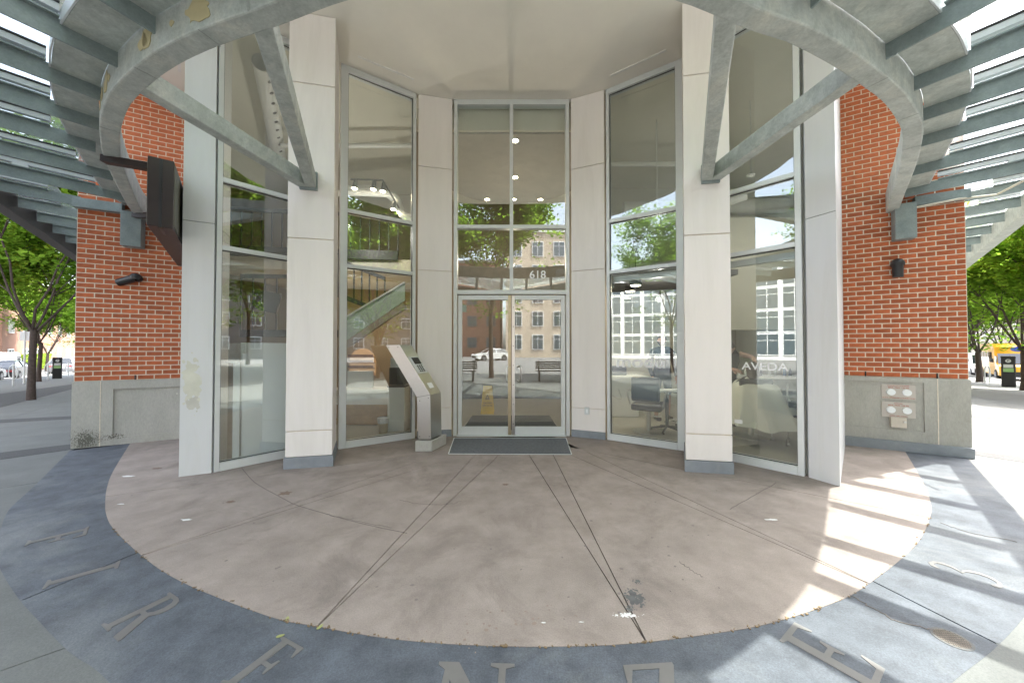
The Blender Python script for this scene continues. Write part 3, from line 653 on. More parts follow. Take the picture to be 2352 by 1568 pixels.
# ------------------------------------------------------------ mat, intercom, wall lights, sprinkler plates, sign
mt = [hp(1043, 1006), hp(1300, 1006), hp(1313, 1044), hp(1030, 1042.5)]
mo = thing('entrance_mat', 'dark ribbed steel mat with metal edge before the glass door', 'mat', (0, mt[0].y, 0))
MB().prism([V2(p) for p in mt], -.004, .003).build('mat_bed', m_mat, mo)
mb = MB()
for a_, b_ in ((0, 1), (1, 2), (2, 3), (3, 0)): mb.bar((mt[a_].x, mt[a_].y, .005), (mt[b_].x, mt[b_].y, .005), .012, .006)
mb.build('edge_trim', m_alum, mo)
mb = MB()
for k in range(26):
    t = (k+.5)/26; p = mt[0].lerp(mt[3], t); q = mt[1].lerp(mt[2], t); mb.bar((p.x+.01, p.y, .0045), (q.x-.01, q.y, .0045), .012, .004)
mb.build('ribs', m_grate, mo, kind='stuff')
kx = 4.88
kb = hp(975, 1037); kio = thing('intercom_pylon', 'bent stainless steel intercom pylon on a concrete foot left of the door', 'intercom', (kb.x, kb.y, 0))
prof = [(960.7,1008.4),(989.8,1008.4),(988,906.3),(917.6,791.9),(885.9,792.6),(957,911.8)]
Yk = kb.y+.02; kd = Vector((.1, .27))          # depth direction of the pylon
ppts = [at(u, v, Yk) for u, v in prof]
mb = MB(); n6 = len(ppts); vs = list(ppts)+[p+Vector((kd.x, kd.y, 0)) for p in ppts]
mb.add(vs, [tuple(range(n6)), tuple(range(2*n6-1, n6-1, -1))]+[(i, (i+1) % n6, (i+1) % n6+n6, i+n6) for i in range(n6)])
mb.build('steel_body', m_ss, kio, bevel=.004)
c0 = at(953, 1037.6, Yk-.02); c1 = at(991.6, 1037.6, Yk-.02)
ft = MB(); q = [Vector((c0.x, c0.y)), Vector((c1.x, c1.y)), Vector((c1.x+.14, c1.y+.4)), Vector((c0.x+.14, c0.y+.4))]
ft.prism(q, 0, .155); ft.build('concrete_foot', m_conc, kio, bevel=.01)
hd = (ppts[3]-ppts[2]); kn = Vector((kd.x, kd.y, 0)).cross(hd).normalized()
if kn.x < 0: kn = -kn
def onface(s0, s1, t0, t1, h0, h1, nm, mat):   # patch on the slanted control face
    m_ = MB(); P = lambda s_, t_, h_: ppts[2]+hd*s_+Vector((kd.x, kd.y, 0))*t_+kn*h_
    vs = [P(s_, t_, h_) for s_ in (s0, s1) for t_ in (t0, t1) for h_ in (h0, h1)]
    m_.add(vs, [(0, 1, 3, 2), (4, 6, 7, 5), (0, 4, 5, 1), (2, 3, 7, 6), (0, 2, 6, 4), (1, 5, 7, 3)]); return m_.build(nm, mat, kio)
onface(.42, .76, .12, .88, 0, .012, 'keypad_plate', m_alum); onface(.6, .73, .22, .78, .0125, .018, 'display', m_black)
for i in range(4):
    for j in range(3): onface(.45+i*.035, .47+i*.035, .28+j*.17, .38+j*.17, .0125, .018, 'key', m_rub)
onface(.12, .22, .3, .7, 0, .003, 'label_plate', m_white)
MB().bar(ppts[2]+Vector((0, -.003, 0)), ppts[5]+Vector((0, -.003, 0)), .003, .004).build('seam', m_rub, kio)
for (u_, v_) in ((964, 1002), (986, 1002), (964, 920), (984, 914), (893, 798), (914, 797)):
    q_ = at(u_, v_, Yk); MB().cyl(q_, q_+Vector((0, -.004, 0)), .006, n=8).build('screw', m_rub, kio)
for uv in ((303, 643, -1), (2057, 612, 1)):
    a_, b_ = (A, B) if uv[2] < 0 else (RA, RB)
    p = onw(318 if uv[2] < 0 else 2056, 640 if uv[2] < 0 else 608, a_, b_); q2 = V2(p)*.985; out = (Vector((0, 0))-V2(p)).normalized()
    wn = Vector(((b_-a_).y, -(b_-a_).x)).normalized()*(1 if uv[2] < 0 else -1)
    t = thing('wall_spotlight', 'black cylinder spotlight tilted sideways on left brick wall' if uv[2] < 0 else 'black cylinder spotlight pointing down on right brick wall', 'light', tuple(p), 'wall spotlights')
    c = p+Vector((wn.x, wn.y, 0))*.09
    MB().cyl(p, c, .055, .05, 16).build('mount', m_black, t, smooth=True)
    MB().lathe(c, [(.0, .075), (.045, .06), (.07, .03), (.075, 0), (.07, -.03)], 18).build('cap', m_black, t, smooth=True)
    e = c+(Vector((-.24, -.02, -.08)) if uv[2] < 0 else Vector((0, 0, -.2)))
    MB().cyl(c+Vector((0, 0, 0)), e, .06, .058, 18).build('barrel', m_black, t, smooth=True)
# sprinkler connection plates
rd = (RA-RB).normalized(); rn = Vector((rd.y, -rd.x)); rzw = math.atan2(rd.y, rd.x); fa, fb_ = RB+rn*.045, RA+rn*.045
fbase = (RB+rn*.021, RA+rn*.021)
for k, (vt, vb, tx) in enumerate((((881.5), (914), ('RESIDENTIAL STANDPIPE', 'MAX. PRES. 150 PSI', 'AUTO. SPRINKLER CONNECTION')), ((921), (955), ('PARKADE', 'MAX. PRES. 150 PSI', 'AUTO. SPR. CONN.')))):
    p0 = onw(2024, vt, *fbase); p1 = onw(2102, vt+3, *fbase); zt = p0.z; zb = onw(2024, vb, *fbase).z; c = (p0+p1)/2; w_ = (V2(p1)-V2(p0)).length
    t = thing('hose_connection', ('upper' if k == 0 else 'lower')+' sprinkler hose connection plate with two white caps and red print', 'hose connection', (c.x, c.y, zb), 'sprinkler connections')
    MB().box((c.x+rn.x*.006, c.y+rn.y*.006, (zt+zb)/2), (w_, .012, zt-zb), rzw).build('plate', M('pale pink plate', (.55, .5, .45), .6, var=.05), t)
    for s_ in (-.23, .24):
        q = V2(c)+rd*w_*s_; b0 = Vector((q.x+rn.x*.012, q.y+rn.y*.012, (zt+zb)/2-.005)); b1 = b0+Vector((rn.x, rn.y, 0))*.03
        MB().cyl(b0, b1, .048, .046, 22).build('cap', m_white, t, smooth=True)
    for tt, zz, sz in ((tx[0], .93, .02), (tx[1], .8, .026), (tx[2], .1, .022)):
        text(tt, sz, m_redt, t, (c.x+rn.x*.0135, c.y+rn.y*.0135, zb+(zt-zb)*zz-.004), (math.pi/2, 0, rzw), .0005)
p0 = onw(2042.6, 956, *fbase); p1 = onw(2079, 958, *fbase); c = (p0+p1)/2
t = thing('lock_box', 'small cream metal lock box under the sprinkler plates', 'box', (c.x, c.y, c.z-.15))
MB().box((c.x+rn.x*.03, c.y+rn.y*.03, c.z-.075), ((V2(p1)-V2(p0)).length, .06, .145), rzw).build('housing', M('cream enamel', (.62, .55, .46), .5), t, bevel=.004)
q = V2(c)+rd*.06+rn*.06; MB().cyl((q.x, q.y, c.z-.06), (q.x+rn.x*.012, q.y+rn.y*.012, c.z-.06), .016, n=14).build('key_lock', m_ss, t)
# blade sign
s0 = Vector((-3.72, 3.66)); s1 = Vector((-5.16, 5.5)); sdv = (s1-s0).normalized(); snr = Vector((sdv.y, -sdv.x))
t = thing('blade_sign', 'dark brown box sign hung edge on below the left canopy tail', 'sign', (s0.x, s0.y, 2.77))
MB().prism([s0-snr*.1, s0+snr*.1, s1+snr*.1, s1-snr*.1], 2.77, 3.5).build('sign_case', m_brown, t, bevel=.006)
for sg in (-1, 1):
    a_ = s0+snr*.1*sg+sdv*.03; b_ = s1+snr*.1*sg-sdv*.03
    MB().prism([a_, b_, b_+snr*.006*sg, a_+snr*.006*sg], 2.80, 3.47).build('sign_face', m_signside, t)
MB().prism([s0-sdv*.004-snr*.012, s0-sdv*.004+snr*.012, s0+sdv*.3+snr*.012, s0+sdv*.3-snr*.012], 2.762, 3.496).build('seam', m_black, t)
r0 = hp(238, 366, 3.48); MB().bar(r0, (s0.x+sdv.x*.15, s0.y+sdv.y*.15, 3.44), .09, .07).build('hanger_bar', m_brown, t)
r1 = hp(310, 495, 3.48); MB().bar(r1, (s1.x-sdv.x*.45, s1.y-sdv.y*.45, 3.44), .09, .07).build('hanger_bar', m_brown, t)
# ------------------------------------------------------------ canopy
cn = thing('steel_canopy', 'curved grey green steel and glass canopy with parallel slats around the entrance', 'canopy')
ZR = 3.5; HS = 3.618; HPL = 3.73
Ls = [(300,483),(262,415),(237,360),(230,323),(228,283),(240,233),(267,193),(333,133),(433,77),(588,20)]
Rs = [(1764,27),(1864,63),(1964,120),(2031,170),(2081,213),(2111,260),(2121,293),(2117,333),(2104,383),(2081,440)]
rp = [V2(onw(340, 505, A, B))]+[V2(hp(*p, ZR)) for p in Ls]+[Vector((-.85, 1.83)), Vector((0, 1.74)), Vector((.85, 1.83))]+[V2(hp(*p, ZR)) for p in Rs]+[V2(onw(2064, 505, RA, RB))]
ro = catmull(rp, 6); ri = offset(ro, .13)
MB().ribbon(ri, ro, ZR, ZR+.30).build('ring_beam', m_ring, cn, bevel=.012)
po0 = offset(ro, -.004); po = offset(ro, -.26)
MB().ribbon(po0, po, HPL, HPL+.012).build('gutter_plate', m_ring, cn)
MB().ribbon(offset(ro, -.262), offset(ro, -.272), HPL, HPL+.1).build('gutter_lip', m_bar, cn)
# peeling paint flakes on the ring's outer face
def flake(u, v, w_, h_):
    k = min(range(len(ro)), key=lambda i: (ro[i]-V2(hp(u, v, 3.6))).length); a_ = ro[k]; b_ = ro[min(k+1, len(ro)-1)]; d = (b_-a_).normalized(); n_ = Vector((d.y, -d.x))
    c = a_; pts = [(w_*(1+.22*math.sin(2*t+w_*90)+.14*math.sin(5*t+h_*70)+random.uniform(-.07, .07))*math.cos(t), h_*(1+.2*math.sin(3*t+h_*50)+.12*math.sin(7*t)+random.uniform(-.07, .07))*math.sin(t)) for t in np.linspace(0, 6.283, 31)[:-1]]
    vs = []; 
    for e in (.001, .004):
        for x, z in pts: vs.append((c.x+d.x*x+n_.x*e, c.y+d.y*x+n_.y*e, 3.62+z))
    m_ = MB(); n14 = len(pts); m_.add(vs, [tuple(range(n14, 2*n14)), tuple(range(n14-1, -1, -1))]+[(i, (i+1) % n14, (i+1) % n14+n14, i+n14) for i in range(n14)]); m_.build('paint_flake', m_peel, cn)
for f_ in ((455, 35, .11, .08), (395, 60, .02, .02), (330, 105, .08, .07), (345, 98, .03, .05), (250, 200, .07, .08), (262, 190, .025, .03), (240, 225, .05, .05), (232, 245, .06, .07), (230, 300, .05, .06), (236, 340, .06, .04), (262, 400, .05, .05)): flake(*f_)
# weld seams under the ring
for u, v in ((345, 170), (262, 300), (2010, 190), (2085, 270), (2095, 340), (480, 90)):
    k = min(range(len(ro)), key=lambda i: (ro[i]-V2(hp(u, v, ZR))).length); MB().bar((ro[k].x, ro[k].y, ZR-.001), (ri[k].x, ri[k].y, ZR-.001), .005, .003).build('weld_seam', M('weld', (.33, .35, .33), .7), cn)
# struts
def strut(u, v, ca, cb, cu):
    a_ = hp(u, v, ZR); b_ = onw(cu, 412, ca, cb)
    MB().bar((a_.x, a_.y, ZR+.09), (b_.x, b_.y, ZR+.09), .12, .17).build('strut', m_ring, cn, bevel=.01)
strut(592, 30, CL0, CL1, 714); strut(300, 195, CL0, CL1, 700); strut(1672, 22, CR0, CR1, 1624); strut(1990, 172, CR0, CR1, 1640)
for ca, cb, u in ((CL0, CL1, 711), (CR0, CR1, 1630)):
    b_ = onw(u, 412, ca, cb); d = (cb-ca).normalized(); MB().box((b_.x, b_.y-.02, ZR+.09), (.2, .03, .23), math.atan2(d.y, d.x)).build('anchor_plate', m_steel, cn)
# edge beams
bL0, bL1 = hp(0, 478, ZR), hp(173, 594, ZR); bR0, bR1 = hp(2352, 503, ZR), hp(2224, 607, ZR)
dL = (V2(bL1)-V2(bL0)).normalized(); dRb = (V2(bR1)-V2(bR0)).normalized()
apex = isect(V2(bL0), dL, V2(bR0), dRb)
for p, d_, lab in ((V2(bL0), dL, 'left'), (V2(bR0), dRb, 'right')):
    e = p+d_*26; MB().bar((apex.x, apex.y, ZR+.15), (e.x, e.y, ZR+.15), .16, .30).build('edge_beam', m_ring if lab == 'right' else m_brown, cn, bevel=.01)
# slats
SLl = [((360,81),(228,0)), ((271,156),(0,29)), ((229,231),(0,144)), ((224,298),(0,229)), ((213,348),(0,292)), ((254,414),(0,354)), ((288,463),(0,401))]
SLr = [((2038.8,135.4),(2292,0)), ((2102,208),(2352,110)), ((2123,277),(2352,202)), ((2120,336),(2352,273)), ((2097.7,403.4),(2352,341.5)), ((2082.7,452.6),(2352,396))]
def nearest_on_ring(p): return min(ro, key=lambda q: (q-p).length)
ends = {}
for side, lst, bp, bdv, wallc, st in (('L', SLl, V2(bL0), dL, A, SL), ('R', SLr, V2(bR0), dRb, RA, SR)):
    E_ = []
    for (i_, o_) in lst:
        a_ = V2(hp(*i_, HS)); b_ = V2(hp(*o_, HS)); d_ = (b_-a_).normalized(); e = isect(a_, d_, bp, bdv); E_.append((a_-d_*.02, e))
    # regular slats beyond the last one, ending on the street wall
    a_, e = E_[-1]; a2, e2 = E_[-2]; step = (e-e2).dot(bdv); d_ = (e-a_).normalized()
    for k in range(1, 12):
        e3 = e+bdv*step*k*.98; hit_ = isect(e3, -d_, wallc, st)
        if (hit_-wallc).dot(st) < 0.0:
            hit_ = isect(e3, -d_, A if side == 'L' else RA, (B-A) if side == 'L' else (RB-RA))
        E_.append((hit_, e3))
    ends[side] = E_
cen = []
for x, ang in ((-1.75, 76), (-1.0, 83), (-.25, 88), (.45, 92), (1.15, 97), (1.85, 104)):
    a_ = min(ro, key=lambda q: abs(q.x-x)+(0 if q.y < 2.6 else 9)); d_ = Vector((-math.cos(R(ang)), -math.sin(R(ang))))
    e = isect(a_, d_, V2(bL0), dL); e2 = isect(a_, d_, V2(bR0), dRb); e = e if e.y > e2.y else e2; cen.append((a_, e))
alls = list(reversed(ends['L']))+cen+ends['R']
for (a_, e) in alls:
    d_ = (e-a_).normalized(); n_ = Vector((-d_.y, d_.x)); a3 = a_+d_*.0; e3 = e-d_*.09
    MB().bar((a3.x, a3.y, (HS+HPL)/2+.015), (e3.x, e3.y, (HS+HPL)/2+.015), .014, HPL-HS+.03).build('slat', m_steel, cn)
    a4 = a_+d_*.3; MB().bar((a4.x, a4.y, HPL+.036), (e3.x, e3.y, HPL+.036), .085, .012).build('slat_flange', m_steel, cn)
    MB().bar((a4.x, a4.y, HPL+.10), (e3.x, e3.y, HPL+.10), .055, .05).build('glazing_bar', m_bar, cn)
    MB().bar((a4.x, a4.y, HPL+.134), (e3.x, e3.y, HPL+.134), .075, .014).build('gasket', m_rub, cn)
    for s_ in (.55, 1.9):
        if s_ < (e3-a4).length:
            q = a4+d_*s_; MB().cyl((q.x+d_.x*.06, q.y+d_.y*.06, HPL+.044), (q.x+d_.x*.06, q.y+d_.y*.06, HPL+.03), .012, n=8).build('bolt', m_alum, cn); MB().bar((q.x, q.y, HPL+.064), (q.x+d_.x*.12, q.y+d_.y*.12, HPL+.064), .075, .04).build('glazing_clip', m_bar, cn)
for (p, q) in zip(alls, alls[1:]):
    da = (p[1]-p[0]).normalized()*.25; db = (q[1]-q[0]).normalized()*.25
    poly = [p[0]+da, p[1], q[1], q[0]+db]
    MB().prism(poly, HPL+.145, HPL+.157).build('roof_pane', m_roofgl, cn)
# brackets and ledgers on the walls
def wbox(a_, b_, u0, u1, z0, z1, dep, nm, mat, sgn):
    p = V2(onw(u0, 560, a_, b_)); q = V2(onw(u1, 560, a_, b_)); d = (q-p).normalized(); n_ = Vector((d.y, -d.x))
    if n_.dot(-p) < 0: n_ = -n_
    return MB().prism([p+n_*.003, q+n_*.003, q+n_*dep, p+n_*dep], z0, z1).build(nm, mat, cn, bevel=.006)
wbox(A, B, 287, 334, 3.06, 3.6, .16, 'wall_bracket', m_steel, 1); wbox(RA, RB, 2047, 2096, 3.06, 3.57, .16, 'wall_bracket', m_steel, 1)
wbox(A, B, 172, 286.5, 3.58, 3.72, .10, 'ledger', m_steel, 1); wbox(RA, RB, 2096.5, 2224, 3.53, 3.66, .10, 'ledger', m_steel, 1)
# conduit on the right
MB().tube([onw(2097, 478, RA-rn*-.12, RB-rn*-.12), onw(2200, 457, RA+rn*.12, RB+rn*.12), hp(2290, 447, 3.55), hp(2352, 415, 3.6)], .014, 8).build('conduit', M('cream conduit', (.6, .56, .46), .5), cn, smooth=True)
# ------------------------------------------------------------ interior
inp = [Vector((-5.0, 6.0)), PL1+Vector((-.05, .25)), W1b+Vector((-.1, .12)), W2a+Vector((-.05, .12)), W2b+Vector((-.02, .08)), D0+Vector((0, .08)), D1+Vector((0, .08)), W3a+Vector((.02, .08)), W3b+Vector((.05, .1)), W4a+Vector((.1, .1)), W4b+Vector((.07, .07)), Vector((5.0, 5.75)), Vector((8.5, 10.5)), Vector((-8.5, 10.5))]
MB().prism(inp, -.02, .004).build('interior_floor', m_intfl, bd)
MB().prism(inp, ZC-.03, ZC-.004).build('interior_ceiling', m_cream, bd)
o = MB().prism([(-8.4, 9.6), (-1.7, 9.6), (-1.7, 9.8), (-8.4, 9.8)], 0, ZC-.03).build('interior_wall', m_beige, bd)
MB().prism([(-1.7, 10.2), (1.75, 10.2), (1.75, 10.3), (-1.7, 10.3)], 0, ZC-.03).build('interior_wall', M('taupe wall', (.2, .17, .14), .8), bd)
MB().prism([(1.75, 9.2), (8.2, 9.2), (8.2, 9.4), (1.75, 9.4)], 0, ZC-.03).build('interior_wall', m_cream, bd)
MB().prism([(-1.78, 6.4), (-1.7, 6.4), (-1.7, 10.3), (-1.78, 10.3)], 0, ZC-.03).build('interior_wall', m_beige, bd)
MB().prism([(1.7, 6.3), (1.75, 6.3), (1.75, 10.3), (1.7, 10.3)], 0, ZC-.03).build('interior_wall', m_cream, bd)
MB().prism([(-5.02, 6.1), (-4.98, 6.05), (-8.4, 9.7), (-8.5, 9.6)], 0, ZC-.03).build('interior_wall', m_beige, bd)
MB().prism([(4.98, 5.8), (5.02, 5.78), (8.3, 9.3), (8.2, 9.35)], 0, ZC-.03).build('interior_wall', m_cream, bd)
# lobby soffit with downlights
arc = [(1.68*math.cos(t), 7.6+1.6*math.sin(t)) for t in np.linspace(0, math.pi, 22)]
MB().prism([(1.68, 6.16)]+arc+[(-1.68, 6.16)], 5.30, 5.36).build('lobby_soffit', M('grey lobby soffit', (.3, .28, .25), .8), bd)
MB().prism([(-1.68, 6.10), (1.68, 6.10), (1.68, 6.155), (-1.68, 6.155)], 5.33, ZC-.04).build('bulkhead', m_cream, bd)
def lamp_light(loc, en, col=(1, .85, .65), size=.06, spot=False):
    l = bpy.data.lights.new('lamp_light', 'POINT'); l.energy = en; l.color = col; l.shadow_soft_size = size
    o = bpy.data.objects.new('lamp_light', l); C.objects.link(o); o.location = loc; return o
for k, (u, v) in enumerate(((1183, 323), (1183, 407), (1120, 465), (1240, 464), (1180, 492))):
    p = hp(u, v, 5.296)
    if p.y > 9.0: p = Vector((p.x, 8.9 + .0*k, 5.296))
    t = thing('downlight', ['nearest lit downlight in the lobby ceiling, just right of the mullion', 'second lit downlight behind the nearest, right of the mullion', 'lit downlight at the left rim of the lobby ceiling', 'lit downlight at the right rim of the lobby ceiling', 'farthest lit downlight in the middle of the lobby rim'][k], 'light', tuple(p), 'lobby downlights')
    MB().lathe(p, [(.085, .0), (.085, -.008), (.06, -.008), (.055, .003)], 20).build('trim_ring', m_alum, t); MB().cyl(p+Vector((0, 0, -.002)), p+Vector((0, 0, -.005)), .056, n=18).build('lens', m_lamp, t)
lamp_light((0, 8.0, 3.4), 10)
# lobby mat, wet floor sign, side desk
mp_ = [V2(hp(1085, 955)), V2(hp(1262, 955)), V2(hp(1284, 988)), V2(hp(1063, 988))]
tag(MB().prism(mp_, .005, .016).build('lobby_mat', m_mat), 'black rubber mat on the lobby floor inside the doors', 'mat')
wf = hp(1120, 948, .005); t = thing('wet_floor_sign', 'yellow folding wet floor sign standing inside the left door', 'sign', tuple(wf))
for sg in (-1, 1):
    a_ = wf+Vector((0, sg*.14, 0)); b_ = wf+Vector((0, sg*.012, .62)); th_ = Vector((0, sg*.008, 0))
    vs = [a_+Vector((-.15, 0, 0)), a_+Vector((.15, 0, 0)), b_+Vector((.1, 0, 0)), b_+Vector((-.1, 0, 0))]; vs += [q+th_ for q in vs]
    MB().add(vs, [(0, 1, 2, 3), (7, 6, 5, 4), (0, 4, 5, 1), (1, 5, 6, 2), (2, 6, 7, 3), (3, 7, 4, 0)]).build('board', m_yel, t)
y_ = wf.y-.07; m_wt = M('dark print', (.12, .06, .03), .6)
MB().add([(wf.x-.05, y_-.025, .33), (wf.x+.05, y_-.025, .33), (wf.x, y_+.0, .43), (wf.x-.028, y_-.02, .345), (wf.x+.028, y_-.02, .345), (wf.x, y_-.004, .405)], [(0, 1, 4, 3), (1, 2, 5, 4), (2, 0, 3, 5)]).build('warning_triangle', m_wt, t)
text('CAUTION', .045, m_wt, t, (wf.x, wf.y-.105, .245), (math.pi/2-.2, 0, 0), .001); text('WET FLOOR', .04, m_wt, t, (wf.x, wf.y-.115, .19), (math.pi/2-.2, 0, 0), .001)
# left room: counter, dispenser, railings, duct, screen
t = thing('reception_counter', 'tall white reception counter close behind the outer left window', 'counter', (-3.8, 5.5, 0))
wd = (W1b-PL1).normalized(); wn_ = Vector((-wd.y, wd.x)); wp = lambda u, o: V2(onw(u, 900, PL1+wn_*o, W1b+wn_*o))
def wslab(u0, u1, o0, o1, z0, z1, nm): return MB().prism([wp(u0, o0), wp(u1, o0), wp(u1, o1), wp(u0, o1)], z0, z1).build(nm, m_white, t)
wslab(556, 664, .14, .16, .004, 1.42, 'front_panel'); wslab(552, 672, .40, .42, .004, 1.56, 'back_panel'); wslab(535, 551, .14, .30, .004, 1.30, 'end_panel'); wslab(556, 664, .165, .39, .9, .93, 'worktop')
dcp = wp(543, .22)
t = thing('display_case', 'clear plastic display box on the counter end', 'box', (dcp.x, dcp.y, 1.3))
MB().box((dcp.x, dcp.y, 1.43), (.1, .16, .24)).build('case', glassmat('clear plastic', (.9, .95, .93), .08, 1, .3), t); MB().box((dcp.x, dcp.y, 1.31), (.14, .2, .015)).build('tray', m_white, t)
def railing(a_, b_, z0, z1, n, lab, slabh=.0, slope_=0.):
    a_ = Vector(a_); b_ = Vector(b_); t = thing('stair_railing', lab, 'railing', (a_.x, a_.y, z0), 'dark stair railings')
    dz = Vector((0, 0, slope_))
    MB().bar((*a_, z1), Vector((*b_, z1))+dz, .05, .07).build('handrail', m_rail, t); MB().bar((*a_, z0), Vector((*b_, z0))+dz, .06, .09+slabh).build('bottom_rail', m_rail, t)
    for k in range(n+1):
        q = a_.lerp(b_, k/n); z = slope_*k/n; MB().box((q.x, q.y, (z0+z1)/2+z), (.022, .022, z1-z0)).build('baluster', m_rail, t)
railing((-5.6, 6.9), (-2.4, 7.3), 3.42, 4.25, 17, 'upper dark landing railing behind the outer left window', .1)
railing((-4.95, 6.35), (-3.1, 6.5), 1.75, 2.8, 9, 'lower dark railing above the white counter', .04)
railing((-4.4, 6.9), (-2.6, 7.1), 2.9, 3.6, 12, 'sloping dark stair railing between the two landings', 0, -.7)
MB().prism([(-6.2, 7.0), (-2.0, 7.4), (-2.0, 9.6), (-6.2, 9.6)], 3.1, 3.35).build('landing', m_cream, bd)
p = at(612, 692, 6.25); tag(MB().box((p.x, p.y, p.z), (.46, .05, .36), .1, Matrix.Rotation(.2, 3, 'Y')).build('wall_screen', m_black), 'black flat screen hung behind the lower left railing', 'screen')
t = thing('air_duct', 'white perforated round air duct under the ceiling behind the outer left window', 'duct', (-3.5, 4.75, 5.5))
da, db_ = Vector((-3.53, 4.86, 5.52)), Vector((-5.1, 7.6, 5.5)); MB().cyl(da, db_, .125, n=24, cap=False).build('duct_shell', m_duct, t, smooth=True)
dd = (db_-da).normalized(); dsd = Vector((dd.y, -dd.x, 0)).normalized(); hd_ = (dsd*.55+Vector((0, 0, -.83))).normalized()
for k in range(10):
    q = da+dd*(.22+k*.26)+hd_*.122; MB().cyl(q, q+hd_*.006, .03, n=14).build('air_hole', m_black, t)
# inner left room: pipes, track, stair balustrade, shelf, till desk, bin
t = thing('ceiling_pipes', 'white pipes under the ceiling behind the inner left window', 'pipe', (-2.2, 7, 5))
MB().tube([(-4.4, 6.6, 5.35), (-1.8, 6.6, 5.35)], .045, 12).build('pipe', m_duct, t, smooth=True)
MB().tube(catmull([(-3.8, 7.2, 4.7), (-2.9, 7.0, 4.62), (-2.35, 6.9, 4.5), (-2.2, 6.85, 4.15), (-2.05, 6.8, 4.05), (-1.8, 6.8, 4.0)], 6), .07, 14).build('pipe', m_duct, t, smooth=True)
MB().tube(catmull([(-3.7, 7.6, 5.0), (-2.9, 7.3, 4.85), (-2.5, 7.3, 4.6), (-2.3, 7.2, 4.4)], 6), .05, 12).build('pipe', m_duct, t, smooth=True)
t = thing('track_light', 'black ceiling track with lit spotlights behind the inner left window', 'light', (-2.9, 6.8, 4.7))
tp = [at(806, 412, 6.8), at(879, 414, 6.6), at(934, 508, 6.9)]
MB().tube(tp, .018, 8).build('track', m_black, t)
for k, (u, v, Y) in enumerate(((817, 414, 6.75), (860, 416, 6.65), (882, 420, 6.6), (906, 462, 6.75), (922, 490, 6.85))):
    p = at(u, v, Y); e = p+Vector((-.02, 0, -.16)); sp_ = MB().cyl(p, e, .035, .05, 14).build('spot_head', m_black, t, smooth=True)
    MB().cyl(e, e+Vector((0, 0, -.008)), .047, n=14).build('lens', m_lamp, sp_)
lamp_light((-3.0, 6.3, 3.7), 7, (1, .93, .85)); lamp_light((-3.6, 8.3, 1.9), 4, (1, .7, .4))
t = thing('glass_balustrade', 'pale green glass stair side rising to the right behind the inner left window', 'railing', (-2.9, 7, 2))
g4 = [at(795, 728, 7.0), at(930, 648, 7.0), at(930, 690, 7.0), at(795, 782, 7.0)]
m_ = MB(); vs = g4+[q+Vector((0, .03, 0)) for q in g4]; m_.add(vs, [(0, 1, 2, 3), (7, 6, 5, 4), (0, 4, 5, 1), (1, 5, 6, 2), (2, 6, 7, 3), (3, 7, 4, 0)]); m_.build('glass_panel', M('pale green glass', (.45, .55, .48), .2), t)
MB().bar(g4[3]+Vector((0, 0, -.1)), g4[2]+Vector((0, 0, -.1)), .08, .12).build('stringer', m_beige, t); MB().bar(g4[0], g4[1], .05, .03).build('handrail', m_alum, t)
t = thing('bottle_shelf', 'lit arched shelf of small bottles on the far beige wall', 'shelf', tuple(at(830, 870, 9.3)))
c = at(830, 862, 9.5); top = at(830, 800, 9.5).z; hw = .36; ar = [(c.x+hw*math.cos(a), top-.36+.36*math.sin(a)) for a in np.linspace(0, math.pi, 14)]
vs = [(x, 9.57, z) for x, z in [(c.x+hw, c.z)]+ar+[(c.x-hw, c.z)]]; k = len(vs); vs += [(x, 9.59, z) for x, _, z in vs]
MB().add(vs, [tuple(range(k)), tuple(range(2*k-1, k-1, -1))]+[(i, (i+1) % k, (i+1) % k+k, i+k) for i in range(k)]).build('back_panel', M('warm lit niche', (.5, .33, .18), .6, emit=(1, .6, .3), es=.05), t)
mb = MB()
for r in range(4):
    z = c.z+.06+r*.15; MB().box((c.x, 9.48, z-.01), (.7, .16, .02)).build('shelf_board', m_wood, t)
    for k in range(22): mb.box((c.x-.33+k*.031, 9.46, z+.03), (.018, .018, .06))
mb.build('bottles', M('small bottles', (.12, .05, .04), .3, var=.6, scale=30), t, kind='stuff')
t = thing('till_desk', 'low white and wood till desk behind the inner left window', 'desk', (-2.9, 7.2, 0))
MB().box((-2.95, 7.0, .32), (1.1, .5, .62)).build('body', m_white, t, bevel=.01); MB().box((-2.95, 6.95, .66), (1.2, .62, .05)).build('worktop', m_white, t); MB().box((-2.95, 6.74, .2), (1.08, .02, .38)).build('front', m_wood, t)
p = at(828, 862, 6.95); tag(MB().box((p.x, p.y, .86), (.5, .05, .33)).build('monitor', m_alum), 'grey monitor back on the till desk', 'monitor')
t = thing('white_cabinet', 'white cabinet behind the steel intercom carrying the coffee machine', 'cabinet', (-1.98, 6.2, 0))
x0, x1 = at(891, 940, 6.2).x, at(929, 940, 6.2).x
MB().box(((x0+x1)/2, 6.35, .4), (x1-x0, .3, .79)).build('body', m_white, t, bevel=.004); MB().box(((x0+x1)/2, 6.35, .8), (x1-x0+.03, .33, .02)).build('top', m_black, t)
t = thing('coffee_machine', 'black and grey coffee machine standing on the white cabinet', 'machine', ((x0+x1)/2, 6.35, .82))
MB().box(((x0+x1)/2, 6.38, .98), (x1-x0, .26, .3)).build('lower_body', m_black, t, bevel=.006); MB().box(((x0+x1)/2, 6.38, 1.22), (x1-x0-.03, .24, .17)).build('upper_body', m_alum, t, bevel=.01); MB().cyl(((x0+x1)/2-.06, 6.38, 1.305), ((x0+x1)/2-.06, 6.38, 1.36), .03, n=12).build('lid', m_black, t)
MB().box(((x0+x1)/2+.04, 6.255, 1.2), (.1, .012, .04)).build('display', m_black, t)
